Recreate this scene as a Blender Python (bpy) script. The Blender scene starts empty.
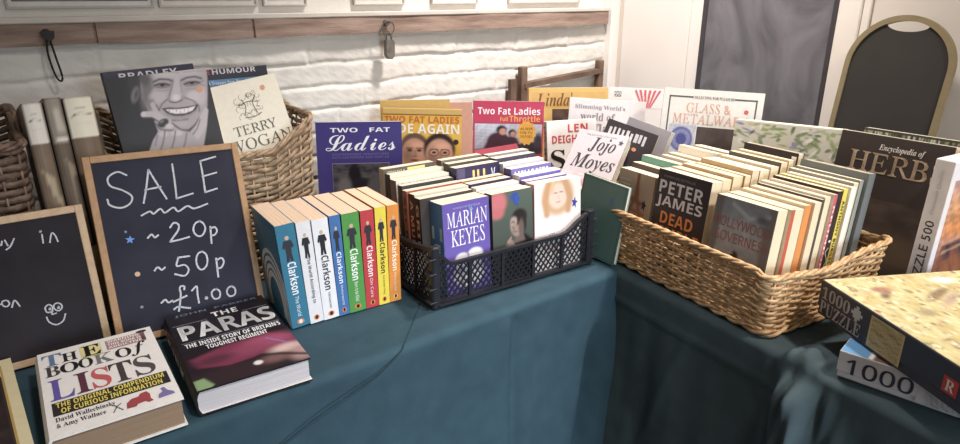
import bpy, math, random
import numpy as np
from mathutils import Matrix, Vector

SC = bpy.context.scene
COL = SC.collection
R = math.radians
rng = random.Random(7)
ZT = 0.73                                   # height of the table tops

# ------------------------------------------------------------------ colour and materials
def lin(c):
    y = .3*c[0]+.59*c[1]+.11*c[2]; c = tuple(v*.9+y*.1 for v in c[:3])
    return tuple((v/255/12.92) if v/255 <= .04045 else ((v/255+.055)/1.055)**2.4 for v in c[:3])

_M = {}
def mat(rgb, rough=.5, var=.06, scale=40., bump=0., bscale=None, metal=0., spec=.4, stretch=(1, 1, 1), alt=None, kind=None):
    key = (tuple(rgb), rough, var, scale, bump, bscale, metal, spec, stretch, alt, kind)
    if key in _M: return _M[key]
    m = bpy.data.materials.new('surface_%03d' % len(_M)); m.use_nodes = True
    nt = m.node_tree; N = nt.nodes; L = nt.links
    b = N['Principled BSDF']
    b.inputs['Roughness'].default_value = rough; b.inputs['Metallic'].default_value = metal
    b.inputs['Specular IOR Level'].default_value = spec
    tc = N.new('ShaderNodeTexCoord'); mp = N.new('ShaderNodeMapping'); mp.inputs['Scale'].default_value = stretch
    L.new(tc.outputs['Object'], mp.inputs[0])
    nz = N.new('ShaderNodeTexNoise'); nz.inputs['Scale'].default_value = scale; nz.inputs['Detail'].default_value = 4
    L.new(mp.outputs[0], nz.inputs[0])
    rp = N.new('ShaderNodeValToRGB'); c = lin(rgb)
    a = lin(alt) if alt else None
    rp.color_ramp.elements[0].position = .3; rp.color_ramp.elements[1].position = .7
    rp.color_ramp.elements[0].color = (*(a if a else [v*(1-var) for v in c]), 1)
    rp.color_ramp.elements[1].color = (*[min(1, v*(1+var)) for v in c], 1)
    L.new(nz.outputs[0], rp.inputs[0]); L.new(rp.outputs[0], b.inputs['Base Color'])
    if bump:
        bn = N.new('ShaderNodeTexNoise'); bn.inputs['Scale'].default_value = bscale or scale*3; bn.inputs['Detail'].default_value = 3
        L.new(mp.outputs[0], bn.inputs[0])
        bp = N.new('ShaderNodeBump'); bp.inputs['Strength'].default_value = bump; bp.inputs['Distance'].default_value = .002
        L.new(bn.outputs[0], bp.inputs['Height']); L.new(bp.outputs[0], b.inputs['Normal'])
    _M[key] = m; return m

def pic_mat():
    if 'pic' in _M: return _M['pic']
    m = bpy.data.materials.new('printed_picture'); m.use_nodes = True
    nt = m.node_tree; b = nt.nodes['Principled BSDF']; b.inputs['Roughness'].default_value = .45
    b.inputs['Specular IOR Level'].default_value = .22
    a = nt.nodes.new('ShaderNodeAttribute'); a.attribute_name = 'Col'
    nt.links.new(a.outputs['Color'], b.inputs['Base Color'])
    _M['pic'] = m; return m

def page_mat(rgb=(226, 206, 180)):
    return mat(rgb, rough=.85, var=.10, scale=1., stretch=(4, 700, 4), bump=.5, bscale=1., spec=.2)

WHITE = (238, 234, 228); CREAM = (232, 222, 198); BLACK = (24, 22, 24)

# ------------------------------------------------------------------ objects
def tagg(o, label=None, cat=None, group=None, kind=None):
    if label: o['label'] = label
    if cat: o['category'] = cat
    if group: o['group'] = group
    if kind: o['kind'] = kind
    return o

def rot(yaw=0, lean=0, roll=0):
    return (Matrix.Rotation(R(yaw), 4, 'Z') @ Matrix.Rotation(-R(lean), 4, 'X') @ Matrix.Rotation(R(roll), 4, 'Y'))

def thing(name, label, cat, pose=(0, 0, 0), group=None):
    o = bpy.data.objects.new(name, None); COL.objects.link(o)
    o.empty_display_size = .03
    o.matrix_world = Matrix.Translation(pose[:3]) @ rot(*pose[3:6])
    return tagg(o, label, cat, group)

def down(pose, e):
    z = (rot(*pose[3:6]) @ Vector((0, 0, 1, 0)))
    return (pose[0]-z[0]*e, pose[1]-z[1]*e, pose[2]-z[2]*e, *pose[3:6])

class MB:
    def __init__(s): s.v = []; s.f = []; s.m = []
    def add(s, v, f, mi=0):
        n = len(s.v); s.v += [tuple(map(float, p)) for p in v]
        s.f += [tuple(i+n for i in q) for q in f]; s.m += [mi]*len(f)
        return s
    def box(s, x0, x1, y0, y1, z0, z1, mi=0):
        v = [(x, y, z) for z in (z0, z1) for y in (y0, y1) for x in (x0, x1)]
        return s.add(v, [(0, 2, 3, 1), (4, 5, 7, 6), (0, 1, 5, 4), (2, 6, 7, 3), (0, 4, 6, 2), (1, 3, 7, 5)], mi)
    def bev(s, x0, x1, y0, y1, z0, z1, b=.003, mi=0):
        # a box with chamfered vertical and horizontal edges
        xs = [(x0+b, y0), (x1-b, y0), (x1, y0+b), (x1, y1-b), (x1-b, y1), (x0+b, y1), (x0, y1-b), (x0, y0+b)]
        cx, cy = (x0+x1)/2, (y0+y1)/2
        ins = [(p[0]+(b if p[0] < cx else -b)*.7, p[1]+(b if p[1] < cy else -b)*.7) for p in xs]
        rings = [[(*p, z0) for p in ins], [(*p, z0+b) for p in xs], [(*p, z1-b) for p in xs], [(*p, z1) for p in ins]]
        v = sum(rings, []); f = [tuple(range(7, -1, -1)), tuple(range(24, 32))]
        for k in range(3):
            for i in range(8):
                j = (i+1) % 8; f.append((k*8+i, k*8+j, k*8+8+j, k*8+8+i))
        return s.add(v, f, mi)
    def bar(s, p, q, w, h, mi=0, upv=(0, 1, 0)):
        p, q = Vector(p), Vector(q); t = (q-p).normalized(); u = Vector(upv)
        a = t.cross(u)
        if a.length < 1e-4: a = t.cross(Vector((1, 0, 0)))
        a.normalize(); b = a.cross(t)
        v = [c+a*i*w/2+b*j*h/2 for c in (p, q) for i, j in ((-1, -1), (1, -1), (1, 1), (-1, 1))]
        return s.add(v, [(3, 2, 1, 0), (4, 5, 6, 7), (0, 1, 5, 4), (1, 2, 6, 5), (2, 3, 7, 6), (3, 0, 4, 7)], mi)
    def tube(s, pts, r, n=6, mi=0, closed=False, rv=None, up=(0, 0, 1)):
        P = np.array(pts, float); k = len(P)
        T = np.roll(P, -1, 0)-np.roll(P, 1, 0)
        if not closed: T[0] = P[1]-P[0]; T[-1] = P[-1]-P[-2]
        T /= np.linalg.norm(T, axis=1)[:, None]+1e-12
        U = np.tile(np.array(up, float), (k, 1))
        A = np.cross(T, U); ln = np.linalg.norm(A, axis=1); A[ln < 1e-3] = (1, 0, 0); A /= np.linalg.norm(A, axis=1)[:, None]
        B = np.cross(A, T); rv = rv or r
        rr = np.array(r if np.ndim(r) else [r]*k)[:, None]; rb = np.array(rv if np.ndim(rv) else [rv]*k)[:, None]
        rings = [P+A*rr*math.cos(2*math.pi*i/n)+B*rb*math.sin(2*math.pi*i/n) for i in range(n)]
        v = np.stack(rings, 1).reshape(-1, 3); f = []
        for a in range(k if closed else k-1):
            b = (a+1) % k
            for i in range(n):
                j = (i+1) % n; f.append((a*n+i, a*n+j, b*n+j, b*n+i))
        if not closed: f += [tuple(range(n-1, -1, -1)), tuple((k-1)*n+i for i in range(n))]
        return s.add(v.tolist(), f, mi)
    def prism(s, poly, y0, y1, mi=0):        # polygon in x,z, extruded along y
        n = len(poly); v = [(p[0], y0, p[1]) for p in poly]+[(p[0], y1, p[1]) for p in poly]
        f = [tuple(range(n)), tuple(range(2*n-1, n-1, -1))]+[(i, n+i, n+(i+1) % n, (i+1) % n) for i in range(n)]
        return s.add(v, f, mi)
    def build(s, name, mats, parent=None, smooth=False):
        me = bpy.data.meshes.new(name); me.from_pydata(s.v, [], s.f)
        for m in (mats if isinstance(mats, (list, tuple)) else [mats]): me.materials.append(m)
        if len(me.materials) > 1: me.polygons.foreach_set('material_index', s.m)
        if smooth: me.polygons.foreach_set('use_smooth', [True]*len(me.polygons))
        me.update()
        o = bpy.data.objects.new(name, me); COL.objects.link(o)
        if parent: o.parent = parent
        return o

# ------------------------------------------------------------------ lettering
_BASE = {'s': (0x1D400, 0x1D41A, 0x1D7CE), 'i': (0x1D434, 0x1D44E, None), 'm': (0x1D434, 0x1D44E, None), 'bi': (0x1D468, 0x1D482, 0x1D7CE),
         'c': (0x1D4D0, 0x1D4EA, None), 'b': (0x1D5D4, 0x1D5EE, 0x1D7EC), 'n': (0x1D5A0, 0x1D5BA, 0x1D7E2), 'r': None}
_T = {}
TMP = bpy.data.scenes.new('scratch')
TC = bpy.data.curves.new('scratch', 'FONT'); TC.size = 1; TC.resolution_u = 2; TC.body = 'A'
TO = bpy.data.objects.new('scratch', TC); TMP.collection.objects.link(TO)
def glyphs(s, style):
    key = (s, style)
    if key in _T: return _T[key]
    t = ''
    for ch in s:
        B = _BASE[style]
        if B and 'A' <= ch <= 'Z': t += chr(B[0]+ord(ch)-65)
        elif B and 'a' <= ch <= 'z': t += '\u210e' if (B[1] == 0x1D44E and ch == 'h') else chr(B[1]+ord(ch)-97)
        elif B and B[2] and ch.isdigit(): t += chr(B[2]+ord(ch)-48)
        else: t += ch
    TC.body = t; TC.shear = -.26 if style == 'm' else 0
    TMP.view_layers[0].update(); dg = TMP.view_layers[0].depsgraph
    me = bpy.data.meshes.new_from_object(TO.evaluated_get(dg))
    v = np.array([x.co[:2] for x in me.vertices]); f = [tuple(p.vertices) for p in me.polygons]
    bpy.data.meshes.remove(me)
    if len(v):
        lo, hi = v.min(0), v.max(0); v = (v-lo)/(hi-lo)
    _T[key] = (v, f); return _T[key]

def catmull(pts, k=6):
    P = [np.array(p, float) for p in pts]; P = [2*P[0]-P[1]]+P+[2*P[-1]-P[-2]]; out = []
    for a, b, c, d in zip(P, P[1:], P[2:], P[3:]):
        for i in range(k):
            t = i/k; out.append(.5*(2*b+(c-a)*t+(2*a-5*b+4*c-d)*t*t+(3*b-a-3*c+d)*t**3))
    out.append(P[-2]); return out

def ribbon(pts, w, k=6, jit=.12):
    P = np.array(catmull(pts, k) if len(pts) > 2 else [np.array(pts[0])*(1-t)+np.array(pts[1])*t for t in (0, .33, .66, 1)])
    T = np.gradient(P, axis=0); T /= np.linalg.norm(T, axis=1)[:, None]+1e-12
    N = np.stack([-T[:, 1], T[:, 0]], 1)
    ww = np.array([w/2*(1+rng.uniform(-jit, jit)) for _ in P])[:, None]
    P[0] -= T[0]*w*.4; P[-1] += T[-1]*w*.4
    v = np.concatenate([P+N*ww, P-N*ww]); n = len(P)
    return v, [(i, i+1, n+i+1, n+i) for i in range(n-1)]

def star_poly(cx, cz, r, n=5, q=.45, a0=.2):
    return [(cx+(r if k % 2 == 0 else r*q)*math.sin(a0+k*math.pi/n), cz+(r if k % 2 == 0 else r*q)*math.cos(a0+k*math.pi/n)) for k in range(2*n)]
def disc_poly(cx, cz, rx, rz=None, n=18):
    rz = rz or rx
    return [(cx+rx*math.cos(k*2*math.pi/n), cz+rz*math.sin(k*2*math.pi/n)) for k in range(n)]

# ------------------------------------------------------------------ printed pictures (colour per vertex, from painted shapes)
def noise2(u, v, seed=0, oct=4):
    out = np.zeros_like(u); r = np.random.RandomState(seed); amp = 1; fr = 1.
    for _ in range(oct):
        for _k in range(3):
            a, b, p = r.uniform(-6, 6), r.uniform(-6, 6), r.uniform(0, 6.28)
            out += amp*np.sin(fr*(a*u+b*v)*2+p)/3
        fr *= 2; amp *= .6
    return out
def seg_d(u, v, a, b):
    ax, ay = a; bx, by = b; dx, dy = bx-ax, by-ay
    t = np.clip(((u-ax)*dx+(v-ay)*dy)/(dx*dx+dy*dy+1e-12), 0, 1)
    return np.hypot(u-ax-t*dx, v-ay-t*dy)
def paint(u, v, layers):
    col = np.zeros(u.shape+(3,)); col[:] = lin((128, 128, 128))
    for l in layers:
        k = l[0]
        if k == 'bg': col[:] = lin(l[1]); continue
        if k == 'g':                                     # vertical blend: bottom, top
            t = np.clip(v, 0, 1)[..., None]; col[:] = np.array(lin(l[1]))*(1-t)+np.array(lin(l[2]))*t; continue
        if k == 'n':                                     # mottling between what is there and a colour
            t = np.clip(.5+noise2(u*l[3], v*l[3], l[4])*.7, 0, 1)**l[5] if len(l) > 5 else np.clip(.5+noise2(u*l[3], v*l[3], l[4])*.7, 0, 1)
            t = (t*l[2])[..., None]; col = col*(1-t)+np.array(lin(l[1]))*t; continue
        if k == 'e':
            _, cx, cy, rx, ry, c, soft = l[:7]; a = R(l[7]) if len(l) > 7 else 0
            x, y = u-cx, v-cy; x, y = x*math.cos(a)+y*math.sin(a), -x*math.sin(a)+y*math.cos(a)
            d = (np.hypot(x/rx, y/ry)-1)*min(rx, ry)
        elif k == 'p':
            _, pts, c, soft = l[:4]
            ins = np.zeros(u.shape, bool); d = np.full(u.shape, 9.)
            for (ax, ay), (bx, by) in zip(pts, pts[1:]+pts[:1]):
                cr = ((ay > v) != (by > v)) & (u < (bx-ax)*(v-ay)/((by-ay) if by != ay else 1e-9)+ax)
                ins ^= cr; d = np.minimum(d, seg_d(u, v, (ax, ay), (bx, by)))
            d = np.where(ins, -d, d)
        elif k == 'l':
            _, pts, wd, c, soft = l[:5]; d = np.full(u.shape, 9.)
            for a, b in zip(pts, pts[1:]): d = np.minimum(d, seg_d(u, v, a, b))
            d = d-wd/2
        t = np.clip(.5-d/max(soft, 1e-4), 0, 1); t = (t*t*(3-2*t))[..., None]
        col = col*(1-t)+np.array(lin(c))*t
    return np.clip(col, 0, 1)

class Dec:
    """Everything printed on one face set of a book or box: picture, panels, lettering."""
    def __init__(s, cover, w, t, h, bulge=0., side='L'):
        s.c, s.w, s.t, s.h, s.b, s.side = cover, w, t, h, bulge, side
        s.let, s.lm = MB(), []
    def pt(s, face, u, v, e):
        w, t, h = s.w, s.t, s.h
        if face == 'front': return (u*w, -e, v*h)
        if face == 'spine':
            b = s.b*(1-(2*u-1)**2)
            return (-b-e, t-u*t, v*h) if s.side == 'L' else (w+b+e, u*t, v*h)
        if face == 'left': return (-e, t-u*t, v*h)
        if face == 'right': return (w+e, u*t, v*h)
        if face == 'back': return (w-u*w, t+e, v*h)
        if face == 'top': return (u*w, v*t, h+e)
    def _mi(s, lst, m):
        if m not in lst: lst.append(m)
        return lst.index(m)
    def text(s, txt, rect, rgb, style='b', face='front', vert=0, rough=.45, slant=0.):
        v, f = glyphs(txt, style)
        if not len(v): return
        u0, v0, u1, v1 = rect; P = []
        for a, b in v:
            if vert == 1: uu, vv = u0+b*(u1-u0), v1-a*(v1-v0)       # reads downwards
            elif vert == -1: uu, vv = u1-b*(u1-u0), v0+a*(v1-v0)    # reads upwards
            else: uu, vv = u0+a*(u1-u0), v0+b*(v1-v0)+slant*a
            P.append(s.pt(face, uu, vv, .0007))
        s.let.add(P, f, s._mi(s.lm, mat(rgb, rough)))
    def poly(s, pts, rgb, face='front', e=.0004, rough=.45, let=False):
        P = [s.pt(face, u, v, e) for u, v in pts]
        if let and e < .0007: P = [s.pt(face, u, v, .0007) for u, v in pts]
        MB().add(P, [tuple(range(len(P)))]).build('emblem' if let else 'printed_panel', mat(rgb, rough), s.c)
    def rect(s, r, rgb, face='front', e=.0004, rough=.45):
        s.poly([(r[0], r[1]), (r[2], r[1]), (r[2], r[3]), (r[0], r[3])], rgb, face, e, rough)
    def stroke(s, pts, w, rgb, face='front', e=.0007, rough=.45, k=6):
        ww = {'front': (s.w, s.h), 'spine': (s.t, s.h), 'top': (s.w, s.t)}.get(face, (s.t, s.h))
        v, f = ribbon([(p[0]*ww[0], p[1]*ww[1]) for p in pts], w, k)
        s.let.add([s.pt(face, a/ww[0], b/ww[1], e) for a, b in v], f, s._mi(s.lm, mat(rgb, rough)))
    def picture(s, layers, rect=(0, 0, 1, 1), face='front', res=60, e=.0002, name='cover_picture', warp=None):
        u0, v0, u1, v1 = rect
        lw = {'front': s.w, 'back': s.w, 'top': s.w}.get(face, s.t)*(u1-u0); lh = (s.t if face == 'top' else s.h)*(v1-v0)
        nu = max(3, int(res*min(1, lw/lh))); nv = max(3, int(res*min(1, lh/lw)))
        U, V = np.meshgrid(np.linspace(0, 1, nu), np.linspace(0, 1, nv)); C = paint(*(warp(U, V) if warp else (U, V)), layers)
        b = MB(); b.add([s.pt(face, u0+(u1-u0)*u, v0+(v1-v0)*v, e) for u, v in zip(U.ravel(), V.ravel())],
                        [(j*nu+i, j*nu+i+1, j*nu+nu+i+1, j*nu+nu+i) for j in range(nv-1) for i in range(nu-1)])
        o = b.build(name, pic_mat(), s.c); a = o.data.color_attributes.new('Col', 'FLOAT_COLOR', 'POINT')
        a.data.foreach_set('color', np.concatenate([C.reshape(-1, 3), np.ones((nu*nv, 1))], 1).ravel())
        return o
    def done(s):
        if s.let.v: s.let.build('lettering', s.lm, s.c)

# ------------------------------------------------------------------ books
def book(label, pose, dims, front, spine=None, back=None, pages=(226, 206, 180), hard=False, group=None, decor=None,
         side='L', rough=.38, name=None, bulge=None, cat='book'):
    w, t, h = dims
    root = thing(name or ('hardback_book' if hard else 'paperback_book'), label, cat, pose, group)
    c = .0028 if hard else .0007; ov = .003 if hard else .0004
    bl = bulge if bulge is not None else (.10*t if hard else .02*t)
    na = 6
    O = [(w, 0)]+[(-bl*(1-(2*k/na-1)**2), t*k/na) for k in range(na+1)]+[(w, t)]
    I = [(w, c)]+[(c-bl*(1-(2*k/na-1)**2), c+(t-2*c)*k/na) for k in range(na+1)]+[(w, t-c)]
    if side == 'R': O = [(w-x, y) for x, y in O]; I = [(w-x, y) for x, y in I]
    n = len(O); v = [(*p, z) for z in (0, h) for L in (O, I) for p in L]
    b = MB()
    for i in range(n-1):
        mi = 0 if i == 0 else (2 if i == n-2 else 1)
        b.add([v[i], v[i+1], v[2*n+i+1], v[2*n+i]], [(0, 1, 2, 3)], mi)
        b.add([v[n+i], v[n+i+1], v[3*n+i+1], v[3*n+i]], [(0, 1, 2, 3)], 3)
        b.add([v[i], v[i+1], v[n+i+1], v[n+i]], [(0, 1, 2, 3)], mi)
        b.add([v[2*n+i], v[2*n+i+1], v[3*n+i+1], v[3*n+i]], [(0, 1, 2, 3)], mi)
    for i in (0, n-1): b.add([v[i], v[n+i], v[3*n+i], v[2*n+i]], [(0, 1, 2, 3)], 0 if i == 0 else 2)
    sp = spine or front; bk = back or sp
    cov = b.build('cover', [mat(front, rough, .04, 90, spec=.25), mat(sp, rough, .04, 90, spec=.25), mat(bk, rough, .04, 90, spec=.25), mat((225, 220, 210), .7)], root)
    pb = MB(); x0, x1 = (c*.3-bl*.3, w-ov) if side == 'L' else (ov, w-c*.3+bl*.3)
    pb.box(x0, x1, c, t-c, ov, h-ov); pb.build('page_block', page_mat(pages), root)
    if decor:
        d = Dec(cov, w, t, h, bl, side); decor(d); d.done()
    return root

def boxy(label, pose, dims, side, top, decor=None, name='puzzle_box', cat='puzzle', base=None, group=None):
    """A cardboard game box: a lid with skirts over a slightly smaller tray; the lid's top may face any way."""
    w, t, h = dims
    root = thing(name, label, cat, pose, group)
    lid = MB(); lid.bev(0, w, 0, t, h*.22, h, .0012, 0); o = lid.build('lid', [mat(side, .35, .05, 50)], root)
    tr = MB(); tr.bev(.0018, w-.0018, .0018, t-.0018, 0, h*.5, .001, 0); tr.build('tray', mat(base or side, .5, .05, 50), root)
    if decor:
        d = Dec(o, w, t, h); decor(d); d.done()
    return root

# ================================================================== THE SETTING
YW, XW = 1.62, 1.87                         # painted brick wall (y) and white panelled wall (x)
def struct(name, b, mats, smooth=False):
    o = b.build(name, mats, None, smooth); o['kind'] = 'structure'; return o

def brick_wall():
    x0, x1, z0, z1 = -1.5, XW, .66, 1.215
    nx, nz = 760, 150
    X, Z = np.meshgrid(np.linspace(x0, x1, nx), np.linspace(z0, z1, nz))
    ch, bl = .0605, .235
    wob = .0025*np.sin(X*9+1)+.002*np.sin(X*23)+.0012*np.sin(X*61+2)
    zz = (Z-1.134+wob)/ch; row = np.floor(zz); fz = (zz-row)
    off = np.mod(np.sin(row*12.9898)*43758.5, 1)*.35+np.mod(row, 2)*.5
    xx = X/bl+off; colm = np.floor(xx); fx = xx-colm
    hsh = np.mod(np.sin(row*78.2+colm*37.7)*9543.1, 1)
    dz = np.minimum(fz, 1-fz)*ch; dx = np.minimum(fx, 1-fx)*bl
    soft = np.clip(.5+.5*np.sin(X*7+row*2), .25, 1)
    gz = np.exp(-(dz/.0052)**2)*(.5+.5*soft); gx = np.exp(-(dx/.005)**2)*.55*(hsh > .35)
    H = .0062*(1-np.maximum(gz, gx)) + .004*hsh
    H += .0012*noise2(X*3, Z*4, 3, 5)+.0008*noise2(X*14, Z*18, 5, 3)
    H -= .003*np.exp(-((X-.46)/.05)**2-((Z-1.095)/.02)**2)
    v = np.stack([X, YW-H, Z], -1).reshape(-1, 3).tolist()
    f = [(j*nx+i, j*nx+i+1, j*nx+nx+i+1, j*nx+nx+i) for j in range(nz-1) for i in range(nx-1)]
    b = MB(); b.add(v, f); n = len(b.v)
    b.add([(x0, YW, 0), (x1, YW, 0), (x1, YW, z0), (x0, YW, z0)], [(0, 1, 2, 3)])
    b.add([(x0, YW, z1), (x1, YW, z1), (x1, YW, 2.45), (x0, YW, 2.45)], [(0, 1, 2, 3)])
    return struct('wall_back', b, mat((226, 219, 208), .62, .05, 14, .35, 160), True)
brick_wall()

b = MB(); b.box(XW, XW+.05, -1.2, YW+.05, 0, 2.45); struct('wall_right', b, mat((222, 210, 196), .6, .03, 8, .15, 90))
b = MB(); b.box(-1.5, XW, -1.2, YW, -.03, 0); struct('floor', b, mat((92, 70, 52), .55, .2, 5, .2, 30, stretch=(1, 9, 1)))
# the timber rail along the wall
b = MB(); CR = (.2365, .566)
st = sorted(list(np.linspace(-1.5, 1.814, 121))+[c+d for c in CR for d in (-.0030, -.0016, .0016, .0030)]); n = len(st)-1
def q(x): return .0022*math.sin(x*8)+.0016*math.sin(x*27+1)+(.008 if min(abs(x-c) for c in CR) < .002 else 0)
def zl(x): return 1.2022+.0016*math.sin(x*11)+.001*math.sin(x*37)
for k in range(n):
    xa, xb = st[k], st[k+1]
    b.add([(xa, 1.588+q(xa), zl(xa)), (xb, 1.588+q(xb), zl(xb)), (xb, 1.589+q(xb)*.5, 1.246), (xa, 1.589+q(xa)*.5, 1.246),
           (xa, YW, zl(xa)), (xb, YW, zl(xb)), (xb, YW, 1.246), (xa, YW, 1.246)],
          [(0, 1, 2, 3), (0, 4, 5, 1), (3, 2, 6, 7)]+([(0, 3, 7, 4)] if k == 0 else [])+([(1, 5, 6, 2)] if k == n-1 else []))
struct('trim_1', b, mat((160, 134, 118), .66, .18, 9, .6, 60, stretch=(1, 8, 8), alt=(130, 104, 90)))
b = MB(); b.bev(-1.5, 1.816, 1.586, YW, 1.2455, 1.2575, .002); struct('trim_2', b, mat((214, 203, 190), .55, .06, 20))
# white corner post, boarding and frame strips on the right wall
WB = mat((240, 232, 224), .45, .02, 6)
b = MB(); b.bev(1.826, XW, 1.585, YW, 0, 2.4, .003); struct('trim_3', b, WB)
b = MB(); b.bev(XW-.008, XW, 1.292, 1.565, .02, 2.3, .002); struct('door_1', b, WB)
b = MB(); b.bev(XW-.010, XW, 1.246, 1.289, 0, 2.3, .002); struct('trim_4', b, WB)
b = MB(); b.bev(XW-.016, XW, .777, .836, 0, 2.3, .003); b.bev(XW-.010, XW, .757, .7765, 0, 2.3, .002); struct('trim_5', b, mat((236, 226, 214), .45, .02, 6))

# blackboard on the wall: smeared slate in a thin dark frame
t = thing('wall_blackboard', 'large smeared blackboard fixed upright to the white panelled wall', 'blackboard', (XW-.001, 1.04, .86))
SM = mat((116, 113, 117), .6, .16, 5, alt=(88, 85, 90), stretch=(1, 1.2, .8))
for nd in SM.node_tree.nodes:
    if nd.type == 'TEX_NOISE': nd.inputs['Distortion'].default_value = 2.2; nd.inputs['Detail'].default_value = 6
b = MB(); b.box(-.008, 0, -.195, .195, 0, .75); b.build('slate', SM, t)
b = MB()
for y0, y1, z0, z1 in ((-.205, -.190, -.01, .76), (.190, .205, -.01, .76), (-.19, .19, -.01, .006), (-.19, .19, .744, .76)): b.bev(-.014, 0, y0, y1, z0, z1, .002)
b.build('frame', mat((66, 62, 64), .5), t)

# picture frames standing on the rail
for k, (xa, xb, z, mount, art) in enumerate((
        (.095, .362, 1.262, (226, 220, 212), (112, 104, 100)), (.372, .590, 1.263, (222, 212, 200), (150, 132, 122)),
        (.604, .715, 1.267, (230, 222, 212), (206, 196, 186)), (.845, 1.0, 1.264, (228, 218, 206), (120, 108, 102)),
        (1.09, 1.255, 1.262, (232, 224, 214), (214, 205, 196)), (1.375, 1.69, 1.262, (224, 214, 202), (128, 118, 112)))):
    lab = ('leftmost picture frame on the ledge, above the black hook', 'pale picture frame on the ledge, second from the left',
           'small pale frame on the ledge, third from the left', 'picture frame on the ledge directly above the hanging padlock',
           'narrow pale frame on the ledge just right of the padlock', 'wide picture frame at the right end of the ledge')[k]
    w = xb-xa; h = w*.72
    t = thing('picture_frame', lab, 'picture', (xa, YW-.0065, 1.2725, 0, 0), 'framed pictures along the ledge')
    b = MB(); fw = .005
    for x0, x1, z0, z1 in ((0, w, 0, fw), (0, w, h-fw, h), (0, fw, fw, h-fw), (w-fw, w, fw, h-fw)): b.bev(x0, x1, -.004, .006, z0, z1, .001)
    b.build('frame', mat((190, 180, 170), .5), t)
    b = MB(); b.box(fw, w-fw, 0, .004, fw, h-fw); b.build('mount', mat(mount, .7), t)
    b = MB(); m = .0145; b.box(fw+.006, w-fw-.006, -.001, .001, m, h-m); b.build('print', mat(art, .5, .35, 25), t)

# iron hook with its cord loop; ring with padlock
t = thing('iron_hook', 'black iron hook with hanging cord loop on the timber rail', 'hook', (.150, 1.589, 1.227))
b = MB(); b.tube([(0, .001, 0), (0, -.022, .0)], [.009, .007], 10, up=(0, 0, 1)); b.prism([(-.012, .004), (.012, .005), (.010, -.008), (.003, -.014), (-.006, -.010)], -.026, -.012)
b.build('hook', mat((44, 38, 38), .6, .2, 60), t)
b = MB(); b.tube(catmull([(-.003, -.019, -.008), (-.006, -.020, -.04), (-.001, -.021, -.080), (.006, -.021, -.092), (.010, -.021, -.082), (.006, -.020, -.045), (.002, -.019, -.008)], 5), .0021, 6)
b.build('cord_loop', mat((40, 36, 36), .8, .2, 120), t)
t = thing('padlock', 'grey metal padlock hanging from a ring on the timber rail', 'padlock', (.925, 1.5885, 1.232))
IR = mat((120, 112, 104), .45, .25, 60, metal=.6)
b = MB(); b.tube([(0, .008, -.004), (0, -.008, -.004)], [.010, .007], 10); b.build('rose', IR, t)
b = MB(); b.tube([(.019*math.cos(a), -.010, -.017+.018*math.sin(a)) for a in np.linspace(0, 6.283, 25)[:-1]], .0017, 6, closed=True, up=(0, 1, 0)); b.build('ring', IR, t)
b = MB(); b.tube(catmull([(-.007, -.012, -.056), (-.007, -.012, -.036), (0, -.012, -.029), (.007, -.012, -.036), (.007, -.012, -.056)], 5), .0026, 6, up=(0, 1, 0)); b.build('shackle', IR, t)
b = MB(); b.prism([(-.012, -.05), (-.005, -.046), (.008, -.047), (.013, -.053), (.012, -.088), (.004, -.098), (-.006, -.097), (-.013, -.086)], -.020, -.004); b.build('body', mat((128, 120, 112), .5, .3, 50, metal=.4), t)

# ================================================================== TABLE CLOTHS
def smooth01(x): x = np.clip(x, 0, 1); return x*x*(3-2*x)
def cloth(label, S, edge, nrm, back, zt, folds, top, name='tablecloth', rgb=(38, 70, 72)):
    """S: stations along the table's front; edge(s)->(x,y); nrm(s)-> outward direction; back(s)->(x,y)"""
    r = .016; rows = []
    tf = np.concatenate([np.linspace(0, .86, 16), np.linspace(.88, 1, 12)])
    ang = np.linspace(0, math.pi/2, 6)[1:]
    dr = np.concatenate([np.linspace(.008, .12, 14), np.linspace(.14, zt-r-.004, 26)])
    for s in S:
        ex, ey = edge(s); nx, ny = nrm(s); bx, by = back(s); row = []
        ix, iy = ex-nx*r, ey-ny*r
        for t in tf:
            x, y = bx+(ix-bx)*t, by+(iy-by)*t; row.append((x, y, zt+top(x, y)))
        z0 = top(ix, iy)
        for a in ang:
            o = folds(s, 0); row.append((ix+nx*(r*math.sin(a)+o*math.sin(a)), iy+ny*(r*math.sin(a)+o*math.sin(a)), zt+z0*math.cos(a)-r+r*math.cos(a)))
        for d in dr:
            o = folds(s, d); row.append((ex+nx*o, ey+ny*o, zt-r-d))
        rows.append(row)
    n = len(rows[0]); b = MB()
    b.add(sum(rows, []), [(i*n+j, i*n+j+1, i*n+n+j+1, i*n+n+j) for i in range(len(rows)-1) for j in range(n-1)])
    o = b.build(name, mat(rgb, .95, .10, 22, .35, 700, kind='cloth', spec=.06), None, True)
    return tagg(o, label, 'tablecloth')
def g(x, c, w): return math.exp(-((x-c)/w)**2)

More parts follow.
